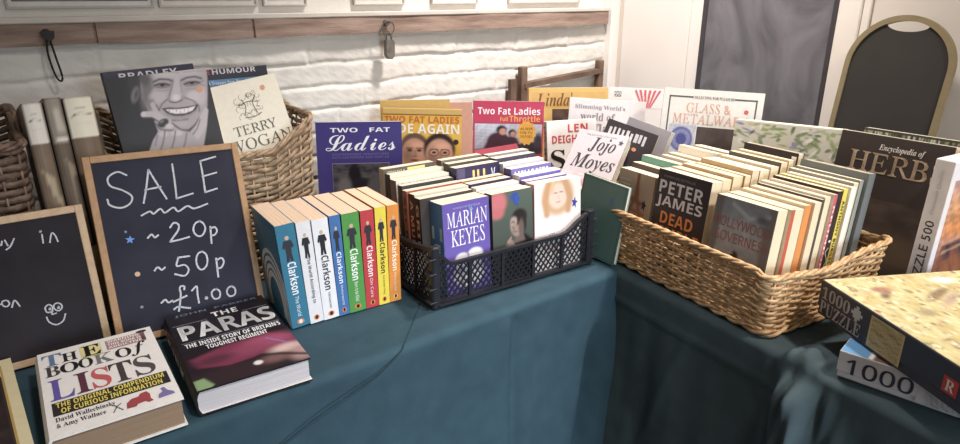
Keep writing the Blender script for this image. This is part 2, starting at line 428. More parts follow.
# left table: straight front, rounded corner at its right end
def eL(s):
    if s < 1.046: return (s, .853-.006*smooth01((s-.5)/.5))
    a = min((s-1.046)/.045, 1.)*math.pi/2; return (1.046+.030*math.sin(a), .877-.030*math.cos(a)) if s < 1.091 else (1.076, .877+(s-1.091))
def nL(s):
    if s < 1.046: return (0, -1)
    a = min((s-1.046)/.045, 1.)*math.pi/2; return (math.sin(a), -math.cos(a))
def fL(s, d):
    k = smooth01(d/.25)
    o = k*(.0045*math.sin(s*26+.6)+.003*math.sin(s*47+1.7)+.0015*math.sin(s*83)) + .0015*math.sin(s*30)*smooth01(d/.03)
    o += .004*g(s, .735-.03*d, .012)*smooth01(d/.02)-.005*g(s, .755-.03*d, .012)*smooth01(d/.02)
    o -= .040*g(s, 1.010-.15*d, .014+.03*d)*smooth01((d-.07)/.16)
    o += .026*g(s, 1.076, .045)*k + .02*k*smooth01(d/.6)
    o += .004*k*g(s, .56+.25*d, .02) - .004*k*g(s, .60+.2*d, .03)
    return o
def topL(x, y): return -.0022+.0006*math.sin(x*21+y*9)+.0005*math.sin(x*9-y*33+1)+.0006*math.sin(x*47+y*31)
SL = np.concatenate([np.linspace(-1.3, .1, 40), np.linspace(.115, 1.046, 190), np.linspace(1.049, 1.091, 16), [1.11, 1.15]])
def bL(s):
    if s < 1.0: return (s, 1.60)
    return (1.0+(s-1.0)*6.9, 1.60)
lc = cloth('teal cloth draped over the left table below the brick wall', SL, eL, nL, lambda s: (min(1.84, s+(.80 if s > 1.0 else .80*smooth01((s-.2)/.8))), 1.575), ZT, fL, topL, rgb=(54, 77, 88))
b = MB(); b.tube(catmull([(.616, .976, .7282), (.56, .916, .7282), (.512, .866, .7282), (.496, .8535, .722), (.45, .846, .702), (.40, .844, .688), (.305, .843, .658), (.18, .842, .60), (.06, .842, .52)], 5), .0011, 6)
b.build('hem', mat((40, 58, 64), .95, .1, 60, spec=.05), lc, True)
# right table: front runs towards the viewer, with a bunched pucker by the puzzle boxes
YS = np.array([1.0, .90, .84, .449, .33, .20, .05, -.6]); XS = np.array([1.062, 1.054, 1.046, .992, .974, .955, .925, .80])
def eR(s):
    y = 1.0-s; return (float(np.interp(-y, -YS, XS)), y)
def fR(s, d):
    y = 1.0-s; k = smooth01(d/.2)
    o = k*(.004*math.sin(y*31)+.003*math.sin(y*57+1)+.0012*math.sin(y*101))+.004*k*math.sin(y*19+d*11)
    o += .050*g(y, .395, .032)*smooth01((d+.012)/.05)*(1-.15*smooth01((d-.1)/.2)) - .020*g(y, .452, .022)*k + .014*g(y, .325, .016)*k
    o += (.010*math.sin(y*150+d*14)+.006*math.sin(y*260-d*22))*g(y, .40, .05)*smooth01((d+.01)/.04)
    o += .012*g(y, .25, .03)*k+.006*g(y, .62+.3*d, .012)*k
    o += .004*smooth01(d/.02)*g(d, .05, .006)*(y > .42)
    return o+.025*k*smooth01(d/.5)
def topR(x, y):
    e = float(np.interp(-y, -YS, XS))
    z = -.0024+.0006*math.sin(x*33+y*17)+.0005*math.sin(y*51)
    z += (.026*g(y, .400, .020)+.010*g(y, .43, .007)+.007*g(y, .375, .006))*smooth01(1-(x-e)/.10)*(.55+.45*g(x-e, .03, .03)+.15*math.sin(x*120+y*60)) if x > e-.05 else .026*g(y, .400, .020)*.6
    return z
SR = np.concatenate([np.linspace(.09, .5, 60), np.linspace(.503, .75, 90), np.linspace(.76, 1.6, 50)])
cloth('dark green cloth draped over the right table with a bunched pucker at its edge', SR, eR, lambda s: (-.99, .14), lambda s: (1.84, 1.0-s-.12), ZT-.0012, fR, topR, rgb=(72, 86, 90))
# ================================================================== WICKER
def per(L, D, r, k):
    """k points evenly round a rounded rectangle centred on 0; returns points, normals and corner closeness"""
    segs = [(L-2*r), math.pi/2*r, (D-2*r), math.pi/2*r]*2
    tot = sum(segs); out = []; nor = []
    cs = [(L/2-r, -D/2+r), (L/2-r, D/2-r), (-L/2+r, D/2-r), (-L/2+r, -D/2+r)]
    for i in range(k):
        d = tot*i/k; q = 0
        while d > segs[q]: d -= segs[q]; q += 1
        side = q//2
        a0 = -math.pi/2+side*math.pi/2
        n = (math.cos(a0), math.sin(a0)); t = (-n[1], n[0])
        if q % 2 == 0:
            st = [(-L/2+r, -D/2), (L/2, -D/2+r), (L/2-r, D/2), (-L/2, D/2-r)][side]
            out.append((st[0]+t[0]*d, st[1]+t[1]*d)); nor.append(n)
        else:
            a = a0+d/r; c = cs[side]; out.append((c[0]+r*math.cos(a), c[1]+r*math.sin(a))); nor.append((math.cos(a), math.sin(a)))
    return np.array(out), np.array(nor)

def wicker(label, pose, bot, topd, H, rows, nst, strand, rgb, alt, base_z=.004, r=.03, rim_r=.0046, seed=1, group=None, amp=.0030, zrad=.5):
    t = thing('wicker_basket', label, 'basket', pose, group); rr = random.Random(seed)
    M = mat(rgb, .55, .12, 60, .3, 200, alt=alt)
    M2 = mat(tuple(min(255, c*1.06) for c in rgb), .5, .12, 70, .3, 200, alt=alt)
    k = nst*4
    def ring(f, off, idx):
        L, D = bot[0]+(topd[0]-bot[0])*f, bot[1]+(topd[1]-bot[1])*f
        P, N = per(L, D, r, k); return P+N*np.array(off)[:, None], P, N
    P0, N0 = per(topd[0], topd[1], r, k)
    Hs = np.array([H(x/(topd[0]/2), y/(topd[1]/2)) for x, y in P0])
    b = MB()
    for i in range(rows):
        f = (i+.6)/rows; ph = rr.uniform(-.25, .25)
        off = [amp*math.cos(math.pi*j/4+i*math.pi+ph)+rr.uniform(-.0005, .0005) for j in range(k)]
        Q, _, _ = ring(f, off, i)
        z = base_z*0+Hs*f+np.array([rr.uniform(-.0005, .0005) for _ in range(k)])+.0011*np.sin(np.arange(k)*.21+i*1.7)
        b.tube(np.column_stack([Q, z]), strand, 6, closed=True, rv=float(np.mean(Hs))/rows*zrad)
    b.build('weave', M, t, True)
    b = MB()
    for j in range(0, k, 4):
        pts = []
        for f in (0, .5, 1.0):
            Q, _, _ = ring(f, [0]*k, 0); pts.append((*Q[j], .003+Hs[j]*f*.99))
        b.tube(pts, .0024, 5, up=(0, 1, .01))
    b.build('stakes', M2, t, True)
    b = MB(); ns = 3
    for s in range(ns):
        Q, N, Z = [], None, []
        tw = 2*math.pi*round(k/9)/k
        P, NN = per(topd[0]+.002, topd[1]+.002, r, k)
        for j in range(k):
            a = tw*j+s*2*math.pi/ns; q = P[j]+NN[j]*rim_r*1.15*math.cos(a); Q.append((q[0], q[1], Hs[j]+rim_r*.8+rim_r*1.0*math.sin(a)))
        b.tube(Q, rim_r, 6, closed=True)
    b.build('rim', M2, t, True)
    b = MB()
    for s in range(2):
        P, NN = per(bot[0]+.006, bot[1]+.006, r, k); tw = 2*math.pi*round(k/10)/k
        b.tube([(*(P[j]+NN[j]*.003*math.cos(tw*j+s*math.pi)), .0065+.0045*math.sin(tw*j+s*math.pi)) for j in range(k)], .0036, 6, closed=True)
    b.build('foot_border', M2, t, True)
    b = MB(); P, _ = per(bot[0]+(topd[0]-bot[0])*base_z/.3-.004, bot[1]-.004, r, 40)
    b.add([(*p, base_z) for p in P]+[(*p, base_z+.003) for p in P], [tuple(range(39, -1, -1)), tuple(range(40, 80))]+[(i, (i+1) % 40, 40+(i+1) % 40, 40+i) for i in range(40)])
    b.build('base', M, t)
    return t

# big basket on the right: long side faces the aisle
ang = math.atan2(-.986, -.169)
cxy = (1.018+.169*.216+.986*.150, .486+.986*.216-.169*.150)
def Hr(a, b_):
    # a runs along the basket (+1 = near end), b_ across (-1 = aisle side)
    h = .121
    if a > .9: h += -.015*math.exp(-((b_+.15)/.45)**2)+.006*b_
    if a < -.9: h += -.015*math.exp(-((b_+.0)/.45)**2)
    return h
wicker('big golden wicker basket of paperbacks on the right table', (cxy[0], cxy[1], ZT+.0005, math.degrees(ang), 0, 0), (.432, .30), (.446, .335), Hr, 18, 46, .0020,
       (206, 168, 120), (160, 118, 76), seed=4, group='wicker baskets of books', r=.018, rim_r=.0031)
cr = .31
wicker('rustic straw basket behind the SALE board, holding four large hardbacks', (.371, 1.385, ZT+.0005), (.355, .215), (.368, .232),
       lambda a, b_: .268+(.062*max(0, abs(a)-.5)/.5 if (a > 0 or b_ > .5) else 0)+(.03*b_ if b_ > 0 else 0), 27, 44, .0017, (176, 148, 116), (120, 94, 70), base_z=.125, r=.02, seed=8, group='wicker baskets of books', rim_r=.0036, amp=.0030, zrad=.46)
wicker('dark brown wicker basket cut off by the left edge of the photo', (-.145, 1.39, ZT+.0005), (.38, .22), (.40, .235),
       lambda a, b_: .335+.035*max(0, abs(a)-.6)/.4*(b_ > 0), 25, 40, .0024, (126, 100, 82), (80, 60, 50), r=.03, seed=9, group='wicker baskets of books', rim_r=.0042, zrad=.46)

# ================================================================== BLACK PLASTIC CRATE
BLK = mat((36, 36, 42), .45, .15, 80)
def crate(pose, L=.378, D=.285):
    t = thing('plastic_crate', 'black lattice plastic crate packed with paperbacks', 'crate', pose)
    b = MB(); b.box(0, L, 0, D, 0, .003); b.build('base', BLK, t)
    def panel(P, n, W, hfun, bays, name):
        # W long panel in local (a, z); P maps a -> xy, n is its outward normal
        b = MB(); th = .003
        q = lambda a, z, o=0: (P(a)[0]+n[0]*o, P(a)[1]+n[1]*o, z)
        b.bar(q(0, .006), q(W, .006), .012, .006, upv=(0, 0, 1)); b.bar(q(0, .006, .003), q(W, .006, .003), .010, .004, upv=(0, 0, 1))
        k = 24
        for i in range(k):
            a0, a1 = W*i/k, W*(i+1)/k; b.bar(q(a0, hfun(a0/W)-.004), q(a1, hfun(a1/W)-.004), .009, .007, upv=(0, 0, 1))
        for i in range(bays+1):
            a = W*i/bays; b.bar(q(a, .003, .001), q(a, hfun(min(1, max(0, a/W)))-.004, .001), .007, .006, upv=(*n, 0))
        # diamonds
        zl = .014; m = .0135
        for s in (1, -1):
            c = -W
            while c < 2*W:
                pts = []
                for j in range(60):
                    z = zl+(.14-zl)*j/59; a = c+s*(z-zl)*.8
                    if 0 <= a <= W and z <= hfun(a/W)-.006: pts.append((a, z))
                if len(pts) > 2: b.bar(q(*pts[0]), q(*pts[-1]), .0028, .0026, upv=(*n, 0))
                c += m
        return b.build(name, BLK, t)
    hf = lambda u: .088+.030*smooth(1-u/.10)+.036*smooth((u-.80)/.2)
    def smooth(x): return float(smooth01(x))
    panel(lambda a: (a, 0), (0, -1), L, hf, 5, 'front_panel')
    panel(lambda a: (a, D), (0, 1), L, hf, 5, 'back_panel')
    he = lambda u: .108+.018*abs(2*u-1)**2
    panel(lambda a: (0, a), (-1, 0), D, he, 4, 'end_panel')
    panel(lambda a: (L, a), (1, 0), D, he, 4, 'end_panel')
    for x, y in ((0, 0), (L, 0), (0, D), (L, D)):
        b = MB(); b.bev(x-.009, x+.009, y-.008, y+.008, 0, .128, .003)
        sx = -1 if x == 0 else 1
        for z in (.014, .042, .072, .102): b.bev(min(x, x+sx*.017), max(x, x+sx*.017), y-.010, y+.010, z, z+.004, .001)
        b.build('corner_post', BLK, t)
crate((.626, .937, ZT+.0005, -3.7, 0, 0), L=.395)

# ================================================================== CHALKBOARDS ON THE LEFT TABLE
SALE = [[(.061,.286),(.048,.293),(.033,.285),(.034,.271),(.051,.261),(.063,.249),(.058,.237),(.043,.232),(.028,.239),(.026,.249)],[(.079,.235),(.087,.259),(.096,.291)],[(.096,.291),(.106,.263),(.116,.237)],[(.085,.257),(.11,.259)],[(.135,.296),(.134,.265),(.132,.235)],[(.132,.235),(.16,.24)],[(.209,.301),(.182,.296)],[(.182,.296),(.182,.269),(.181,.239)],[(.181,.239),(.202,.243)],[(.181,.268),(.206,.272)],
 [(.072,.214),(.086,.219),(.091,.214),(.103,.221),(.109,.213),(.124,.22),(.131,.212),(.147,.219),(.158,.213),(.181,.218)],
 [(.075,.174),(.082,.179),(.086,.173),(.092,.176)],[(.113,.186),(.12,.193),(.127,.189),(.125,.179),(.114,.167),(.109,.161)],[(.109,.161),(.125,.162),(.141,.164)],[(.163,.189),(.168,.184),(.17,.175),(.166,.166),(.16,.162),(.154,.164),(.15,.171),(.151,.18),(.156,.187),(.163,.189)],[(.179,.176),(.176,.146)],[(.178,.172),(.186,.174),(.189,.167),(.184,.16),(.178,.16)],
 [(.076,.116),(.082,.121),(.087,.115),(.093,.118)],[(.135,.13),(.117,.131)],[(.117,.131),(.112,.117),(.125,.116),(.13,.106),(.122,.097),(.107,.103)],[(.158,.134),(.163,.128),(.164,.118),(.161,.108),(.154,.102),(.148,.104),(.145,.113),(.146,.124),(.151,.132),(.158,.134)],[(.179,.117),(.177,.083)],[(.178,.113),(.188,.116),(.191,.108),(.185,.099),(.178,.099)],
 [(.077,.058),(.084,.062),(.088,.056),(.095,.058)],[(.117,.073),(.118,.078),(.113,.08),(.11,.076),(.11,.066),(.106,.05),(.102,.037)],[(.096,.055),(.107,.058),(.119,.061)],[(.095,.042),(.102,.045),(.112,.041),(.121,.038)],[(.129,.068),(.138,.074),(.137,.059),(.137,.044)],[(.15,.051),(.152,.05),(.151,.048),(.149,.049),(.15,.051)],[(.17,.062),(.174,.058),(.175,.052),(.173,.046),(.169,.044),(.164,.045),(.161,.05),(.161,.057),(.165,.061),(.17,.062)],[(.197,.061),(.201,.057),(.202,.051),(.2,.045),(.195,.043),(.19,.044),(.187,.05),(.188,.056),(.192,.06),(.197,.061)]]
NOTE = [[(.179,.206),(.182,.201),(.184,.207)],[(.188,.208),(.19,.199)],[(.2,.208),(.193,.197),(.187,.193)],[(.237,.207),(.236,.193)],[(.236,.213),(.237,.212),(.235,.211),(.236,.213)],[(.245,.192),(.25,.206),(.254,.202),(.256,.191)],[(.16,.109),(.164,.11)],[(.171,.114),(.173,.112),(.174,.108),(.172,.105),(.17,.104),(.167,.105),(.165,.108),(.165,.112),(.167,.114),(.171,.114)],[(.176,.101),(.18,.11),(.183,.109),(.186,.1)],
 [(.224,.092),(.227,.089),(.228,.085),(.226,.08),(.223,.079),(.219,.08),(.218,.084),(.218,.088),(.221,.091),(.224,.092)],[(.237,.091),(.24,.088),(.241,.084),(.239,.08),(.235,.078),(.232,.08),(.23,.083),(.23,.088),(.233,.091),(.237,.091)],[(.224,.086),(.225,.085),(.224,.083),(.223,.084),(.224,.086)],[(.236,.085),(.237,.084),(.236,.082),(.235,.083),(.236,.085)],[(.227,.08),(.225,.075),(.231,.075)],[(.217,.072),(.219,.063),(.228,.056),(.238,.06),(.243,.07)]]
def chalkboard(label, pose, W, H, T, wood, slate, lines, lw, spots=()):
    t = thing('chalkboard', label, 'chalkboard', pose, 'framed chalkboards on the left table'); fw = .0115
    b = MB(); b.box(fw*.6, W-fw*.6, .003, T-.001, fw*.6, H-fw*.6); s = b.build('slate', mat(slate, .8, .14, 9, spec=.12, alt=tuple(int(c*.86) for c in slate)), t)
    WM = mat(wood, .5, .14, 12, .3, 60, stretch=(1, 10, 10) if 0 else (6, 6, 6))
    b = MB()
    b.bev(0, fw, 0, T, 0, H, .001); b.bev(W-fw, W, 0, T, 0, H, .001); b.bev(fw, W-fw, .0003, T, 0, fw, .001); b.bev(fw, W-fw, .0003, T, H-fw, H, .001)
    b.build('frame', WM, t)
    for grp in lines:
        b = MB()
        for L in grp:
            v, f = ribbon(L, lw); b.add([(p[0], .0024, p[1]) for p in v], f)
        b.build('chalk_writing', mat((190, 190, 196), .9, .14, 300), s)
    for pts, rgb in spots:
        b = MB(); b.prism(pts, .0020, .003); b.build('sticker', mat(rgb, .5, .03), s)
    return t
chalkboard('wooden framed SALE chalkboard with chalk prices, leaning on the straw basket', (.116, 1.141, ZT+.006, -3.5, 16.6, 1.2), .251, .323, .012, (172, 130, 88), (52, 52, 64), [SALE[0:10], SALE[10:11], SALE[11:17], SALE[17:23], SALE[23:]], .0030,
           [(star_poly(.0476, .176, .0075), (92, 140, 214)), (star_poly(.0435, .1905, .003), (120, 140, 170)), (disc_poly(.049, .1155, .0043), (205, 160, 130)), (disc_poly(.046, .058, .0026), (120, 126, 146))])
chalkboard('wooden framed chalkboard with a chalk smiley, cut off at the left edge', (-.188, 1.171, ZT+.003, -.3, 9.8, .3), .300, .245, .012, (196, 164, 128), (50, 46, 51), [NOTE[0:6], NOTE[6:9], NOTE[9:]], .0022)

# ================================================================== BOOKS LYING AT THE FRONT OF THE LEFT TABLE
def d_lists(d):
    d.text('T', (.03, .80, .19, .95), (96, 124, 158), 's'); d.text('H', (.19, .81, .32, .92), (40, 36, 40), 's'); d.text('E', (.36, .80, .52, .945), (44, 40, 36), 's')
    d.rect((.345, .785, .53, .955), (226, 214, 150)); d.text('E', (.37, .80, .51, .945), (50, 42, 36), 's')
    d.rect((.57, .815, .92, .945), (168, 128, 128))
    for k, s in enumerate(('WARNING:', 'THIS BOOK IS', 'ADDICTIVE')): d.text(s, (.585, .907-.041*k, .885, .938-.041*k), (245, 236, 230), 'b')
    d.poly(disc_poly(.905, .955, .05, .018), (70, 50, 50)); d.rect((.885, .83, .925, .945), (110, 84, 84))
    for s, a, c, st in (('B', .04, .16, 's'), ('O', .16, .31, 's'), ('O', .31, .43, 's'), ('K', .44, .60, 's'), ('O', .62, .76, 's')):
        d.text(s, (a, .665, c, .79), {'O': (34, 34, 36), 'B': (70, 66, 66), 'K': (120, 118, 120)}[s], st)
    d.text('f', (.75, .64, .90, .82), (34, 34, 36), 'bi')
    for s, a, c, rgb in (('L', .05, .24, (104, 88, 168)), ('I', .25, .37, (96, 50, 70)), ('S', .38, .53, (206, 92, 92)), ('T', .53, .72, (70, 62, 64)), ('S', .73, .90, (84, 76, 78))):
        d.text(s, (a, .375, c, .615), rgb, 's')
    d.rect((.05, .21, .965, .352), (50, 42, 44))
    d.text('THE ORIGINAL COMPENDIUM', (.08, .288, .93, .342), (232, 212, 90), 'b'); d.text('OF CURIOUS INFORMATION', (.11, .222, .90, .276), (232, 212, 90), 'b')
    d.text('David Wallechinsky', (.06, .135, .50, .19), (52, 46, 48), 's'); d.text('& Amy Wallace', (.06, .075, .42, .128), (52, 46, 48), 's')
    d.poly([(.57, .065), (.58, .12), (.62, .15), (.68, .155), (.70, .18), (.75, .185), (.77, .15), (.765, .10), (.78, .07), (.74, .065), (.72, .085), (.66, .08), (.64, .06)], (168, 70, 74), let=True)
    d.poly([(.82, .07), (.83, .11), (.87, .13), (.86, .17), (.89, .175), (.91, .13), (.95, .10), (.955, .075)], (130, 116, 170), let=True)
    d.stroke([(.47, .07), (.50, .12), (.47, .15)], .0016, (90, 88, 84)); d.stroke([(.50, .12), (.54, .14)], .0016, (90, 88, 84)); d.stroke([(.50, .12), (.54, .07)], .0016, (90, 88, 84))
book('white hardback lying flat with big multicoloured LISTS lettering', (-.006, .861, ZT+.0455, -2.8, 88.5, -.4), (.157, .045, .237), (236, 230, 224), pages=(150, 124, 100), hard=True, decor=d_lists, bulge=.006, group='books lying flat at the table front')
def d_paras(d):
    d.picture([('bg', (36, 28, 34)), ('e', .35, .18, .5, .2, (52, 36, 40), .2), ('p', [(.05, .74), (.40, .90), (.80, .90), (1.0, .72), (1.02, .42), (.80, .46), (.58, .40), (.32, .36), (.10, .48)], (124, 54, 76), .10),
               ('e', .76, .72, .22, .16, (160, 76, 102), .2), ('e', .55, .62, .2, .12, (142, 66, 90), .18), ('e', .25, .60, .16, .10, (92, 44, 60), .14), ('l', [(.10, .46), (.35, .35), (.60, .38), (.82, .44)], .03, (40, 28, 34), .05),
               ('e', .88, .40, .16, .12, (206, 172, 168), .14), ('e', .97, .20, .12, .18, (170, 134, 128), .14), ('e', .74, .24, .14, .10, (120, 86, 82), .14), ('l', [(.62, .40), (.80, .30), (1, .12)], .05, (52, 34, 38), .06),
               ('e', .57, .24, .04, .05, (226, 216, 212), .03), ('p', [(0, .22), (.09, .24), (.15, .04), (.12, 0), (0, 0)], (136, 164, 116), .04), ('l', [(.76, .80), (.90, .56)], .012, (126, 130, 206), .02)], (0, 0, 1, .47), res=100)
    d.text('JOHN  PARKER', (.08, .945, .93, .985), (96, 112, 138), 'b'); d.text('THE', (.42, .835, .68, .905), (236, 232, 232), 'b')
    d.text('PARAS', (.06, .60, .985, .805), (240, 238, 238), 'b'); d.text('PARAS', (.066, .603, .979, .802), (240, 238, 238), 'b')
    d.stroke([(.03, .825), (.36, .825)], .0012, (150, 150, 170)); d.stroke([(.72, .825), (.97, .825)], .0012, (150, 150, 170)); d.stroke([(.04, .565), (.98, .565)], .0012, (150, 150, 170))
    d.text("THE INSIDE STORY OF BRITAIN'S", (.06, .495, .97, .55), (238, 236, 236), 'b'); d.text('TOUGHEST REGIMENT', (.23, .43, .81, .482), (238, 236, 236), 'b')
    d.text('THE PARAS', (.35, .30, .70, .92), (220, 216, 216), 'b', 'spine', 1)
book('black hardback lying flat with huge white PARAS title and maroon beret', (.171, .865, ZT+.041, -4.3, 89.6, .2), (.165, .041, .262), (36, 30, 36), pages=(196, 190, 192), hard=True, decor=d_paras, bulge=.005, group='books lying flat at the table front')
def d_corner(d):
    d.rect((.11, .04, .93, .93), (186, 152, 82)); d.rect((.13, .05, .915, .80), (60, 48, 46), e=.0006)
    d.rect((.13, .815, .915, .92), (226, 214, 178), e=.0006); d.text('MI', (.68, .845, .86, .915), (80, 40, 30), 's'); d.text('ADVENTURE', (.30, .822, .88, .84), (60, 46, 40), 's')
    d.poly(disc_poly(.82, .905, .06, .008), (214, 130, 60), let=True)
    d.picture([('bg', (56, 46, 46)), ('e', .5, .4, .4, .3, (84, 66, 58), .3), ('n', (38, 30, 32), .7, 2, 5)], (.15, .06, .90, .79), e=.0008, res=40)
book('cream bordered book with dark picture, cut off by the bottom left corner', (-.222, .868, ZT+.028, 1.5, 89.8, 0), (.200, .028, .290), (222, 208, 164), pages=(200, 180, 150), hard=True, decor=d_corner, group='books lying flat at the table front')

# ================================================================== EIGHT MATCHING PAPERBACKS, SPINES OUT
SER = [((58, 122, 150), (52, 110, 138), 'blue-green', 'The World', .034, (236, 238, 240)), ((226, 224, 226), (210, 206, 206), 'white', 'The World According to', .026, (90, 88, 92)),
       ((232, 230, 232), (214, 210, 210), 'second white', 'The World According to Clarkson', .030, (70, 70, 76)), ((72, 116, 176), (60, 100, 160), 'mid blue', 'Motorworld', .021, (235, 238, 244)),
       ((84, 152, 74), (70, 130, 60), 'green', 'Born to be Riled', .034, (236, 244, 232)), ((196, 66, 72), (170, 50, 58), 'red', 'On Cars', .027, (248, 232, 232)),
       ((232, 208, 70), (214, 190, 60), 'yellow', 'And Another Thing', .023, (70, 62, 40)), ((228, 142, 62), (206, 120, 50), 'orange', 'Driven to Distraction', .0245, (250, 236, 214))]
xx = .3765; yw = -4.2; ca, sa = math.cos(R(yw)), math.sin(R(yw))
pos = 0
for i, (c, c2, nm, sub, t_, ink) in enumerate(SER):
    def d_ser(d, i=i, ink=ink, sub=sub, c=c):
        # small standing man above the vertical name
        fig = (52, 50, 58) if i not in (1, 2) else (40, 40, 46)
        d.poly(disc_poly(.5, .875, .11, .020), (206, 172, 150), 'spine', let=True)
        d.poly([(.30, .85), (.70, .85), (.80, .79), (.70, .775), (.66, .80), (.64, .72), (.68, .655), (.54, .655), (.50, .71), (.46, .655), (.32, .655), (.36, .72), (.34, .80), (.30, .775), (.20, .79)], fig, 'spine', let=True)
        if i == 1: d.text('The World According to', (.34, .20, .66, .66), ink, 'b', 'spine', 1)
        else:
            big = (.30, .33 if i != 2 else .30, .78, .645)
            d.text('Clarkson', big, ink if i != 5 else (255, 232, 228), 'b', 'spine', 1); d.text(sub, (.40, .11, .62, big[1]-.02), ink, 'n', 'spine', 1)
        d.poly(disc_poly(.5, .055, .20, .026), (226, 130, 60) if i != 7 else (240, 190, 120), 'spine', let=True)
        d.poly(disc_poly(.5, .055, .10, .020, 10), (40, 36, 36) if i > 0 else (230, 230, 230), 'spine', e=.0009, let=True)
        if i == 0:                                   # rings printed on its outer cover
            for k, r_ in enumerate((.52, .44, .36, .28)):
                rim = [(.48+r_*math.cos(a), .16+r_*.95*math.sin(a)) for a in np.linspace(-.35, 3.5, 26)]
                rim = [(min(.985, max(.015, u)), max(.02, v)) for u, v in rim]
                v_, f_ = ribbon([(p[0]*d.w, p[1]*d.h) for p in rim], .009 if k < 3 else .012, 2, 0)
                P = [(d.w-min(d.w-.001, max(.001, d.w-a)) if 0 else min(d.w-.001, max(.001, a)), d.t+.0005, max(.001, b)) for a, b in v_]
                d.let.add(P, f_, d._mi(d.lm, mat((238, 236, 232), .45)))
            for k in range(11):
                d.stroke([(.08+.004*k, .90-.028*k), (.62-.03*k, .90-.028*k)], .0016, (150, 190, 205), 'front') if 0 else d.let.add([(a*d.w, d.t+.0005, z*d.h) for a, z in ((.06, .905-.03*k), (.80-.02*k, .905-.03*k), (.80-.02*k, .913-.03*k), (.06, .913-.03*k))], [(0, 1, 2, 3)], d._mi(d.lm, mat((120, 168, 186), .45)))
    px = xx+ca*(pos+t_); py = 1.0285+sa*(pos+t_)
    lean = 3.6-.62*i
    book({0: 'blue-green paperback with white rings, first of the matching row beside the SALE board', 1: 'narrow white paperback spine, second in the matching row, between blue-green and white spines', 2: 'white paperback spine lettered Clarkson, third in the matching row',
          3: 'thin mid blue paperback, fourth in the matching row'}.get(i, f'{nm} spined paperback in the matching row of upright paperbacks'),
         (px, py, ZT+.0005+max(0, t_*math.sin(R(lean))), yw+90, lean, 0), (.142, t_-.0006, .1985-.0008*(i % 3)), c2, c, c if i == 0 else c2, pages=(226, 196, 166), group='matching paperbacks with spines out', decor=d_ser)
    pos += t_

# ================================================================== FACES ON COVERS (printed pictures)
def face(cx, cy, s, skin, dark, hair, hairs='short', a=1., glasses=False):
    """a small printed portrait, s = half the head height in v, a = page height / width"""
    rx = s*.74*a
    sh = tuple(int(c*.74) for c in skin); hi = tuple(min(255, int(c*1.12)) for c in skin)
    L = [('e', cx, cy+s*.30, rx*1.16, s*.98, hair, s*.12)] if hairs != 'none' else []
    L += [('e', cx, cy-s*.05, rx, s*.95, skin, s*.10), ('e', cx-rx*.55, cy-.2*s, rx*.4, s*.5, sh, s*.35), ('e', cx+rx*.25, cy+.45*s, rx*.5, s*.2, hi, s*.3)]
    for k in (-1, 1):
        L += [('e', cx+k*rx*.38, cy+s*.12, rx*.20, s*.085, dark, s*.08), ('l', [(cx+k*rx*.18, cy+s*.27), (cx+k*rx*.60, cy+s*.26)], s*.06, dark, s*.08)]
        if glasses: L += [('e', cx+k*rx*.40, cy+s*.10, rx*.36, s*.21, dark, s*.05), ('e', cx+k*rx*.40, cy+s*.10, rx*.30, s*.165, skin, s*.05), ('e', cx+k*rx*.40, cy+s*.10, rx*.16, s*.07, dark, s*.06)]
    L += [('l', [(cx+rx*.04, cy+s*.1), (cx+rx*.10, cy-s*.2)], s*.06, sh, s*.14), ('e', cx, cy-s*.27, rx*.22, s*.07, sh, s*.10),
          ('e', cx, cy-s*.52, rx*.34, s*.07, tuple(int(c*.6) for c in (skin[0], skin[1]*.75, skin[2]*.75)), s*.07), ('e', cx, cy-s*.8, rx*.5, s*.1, sh, s*.25)]
    return L

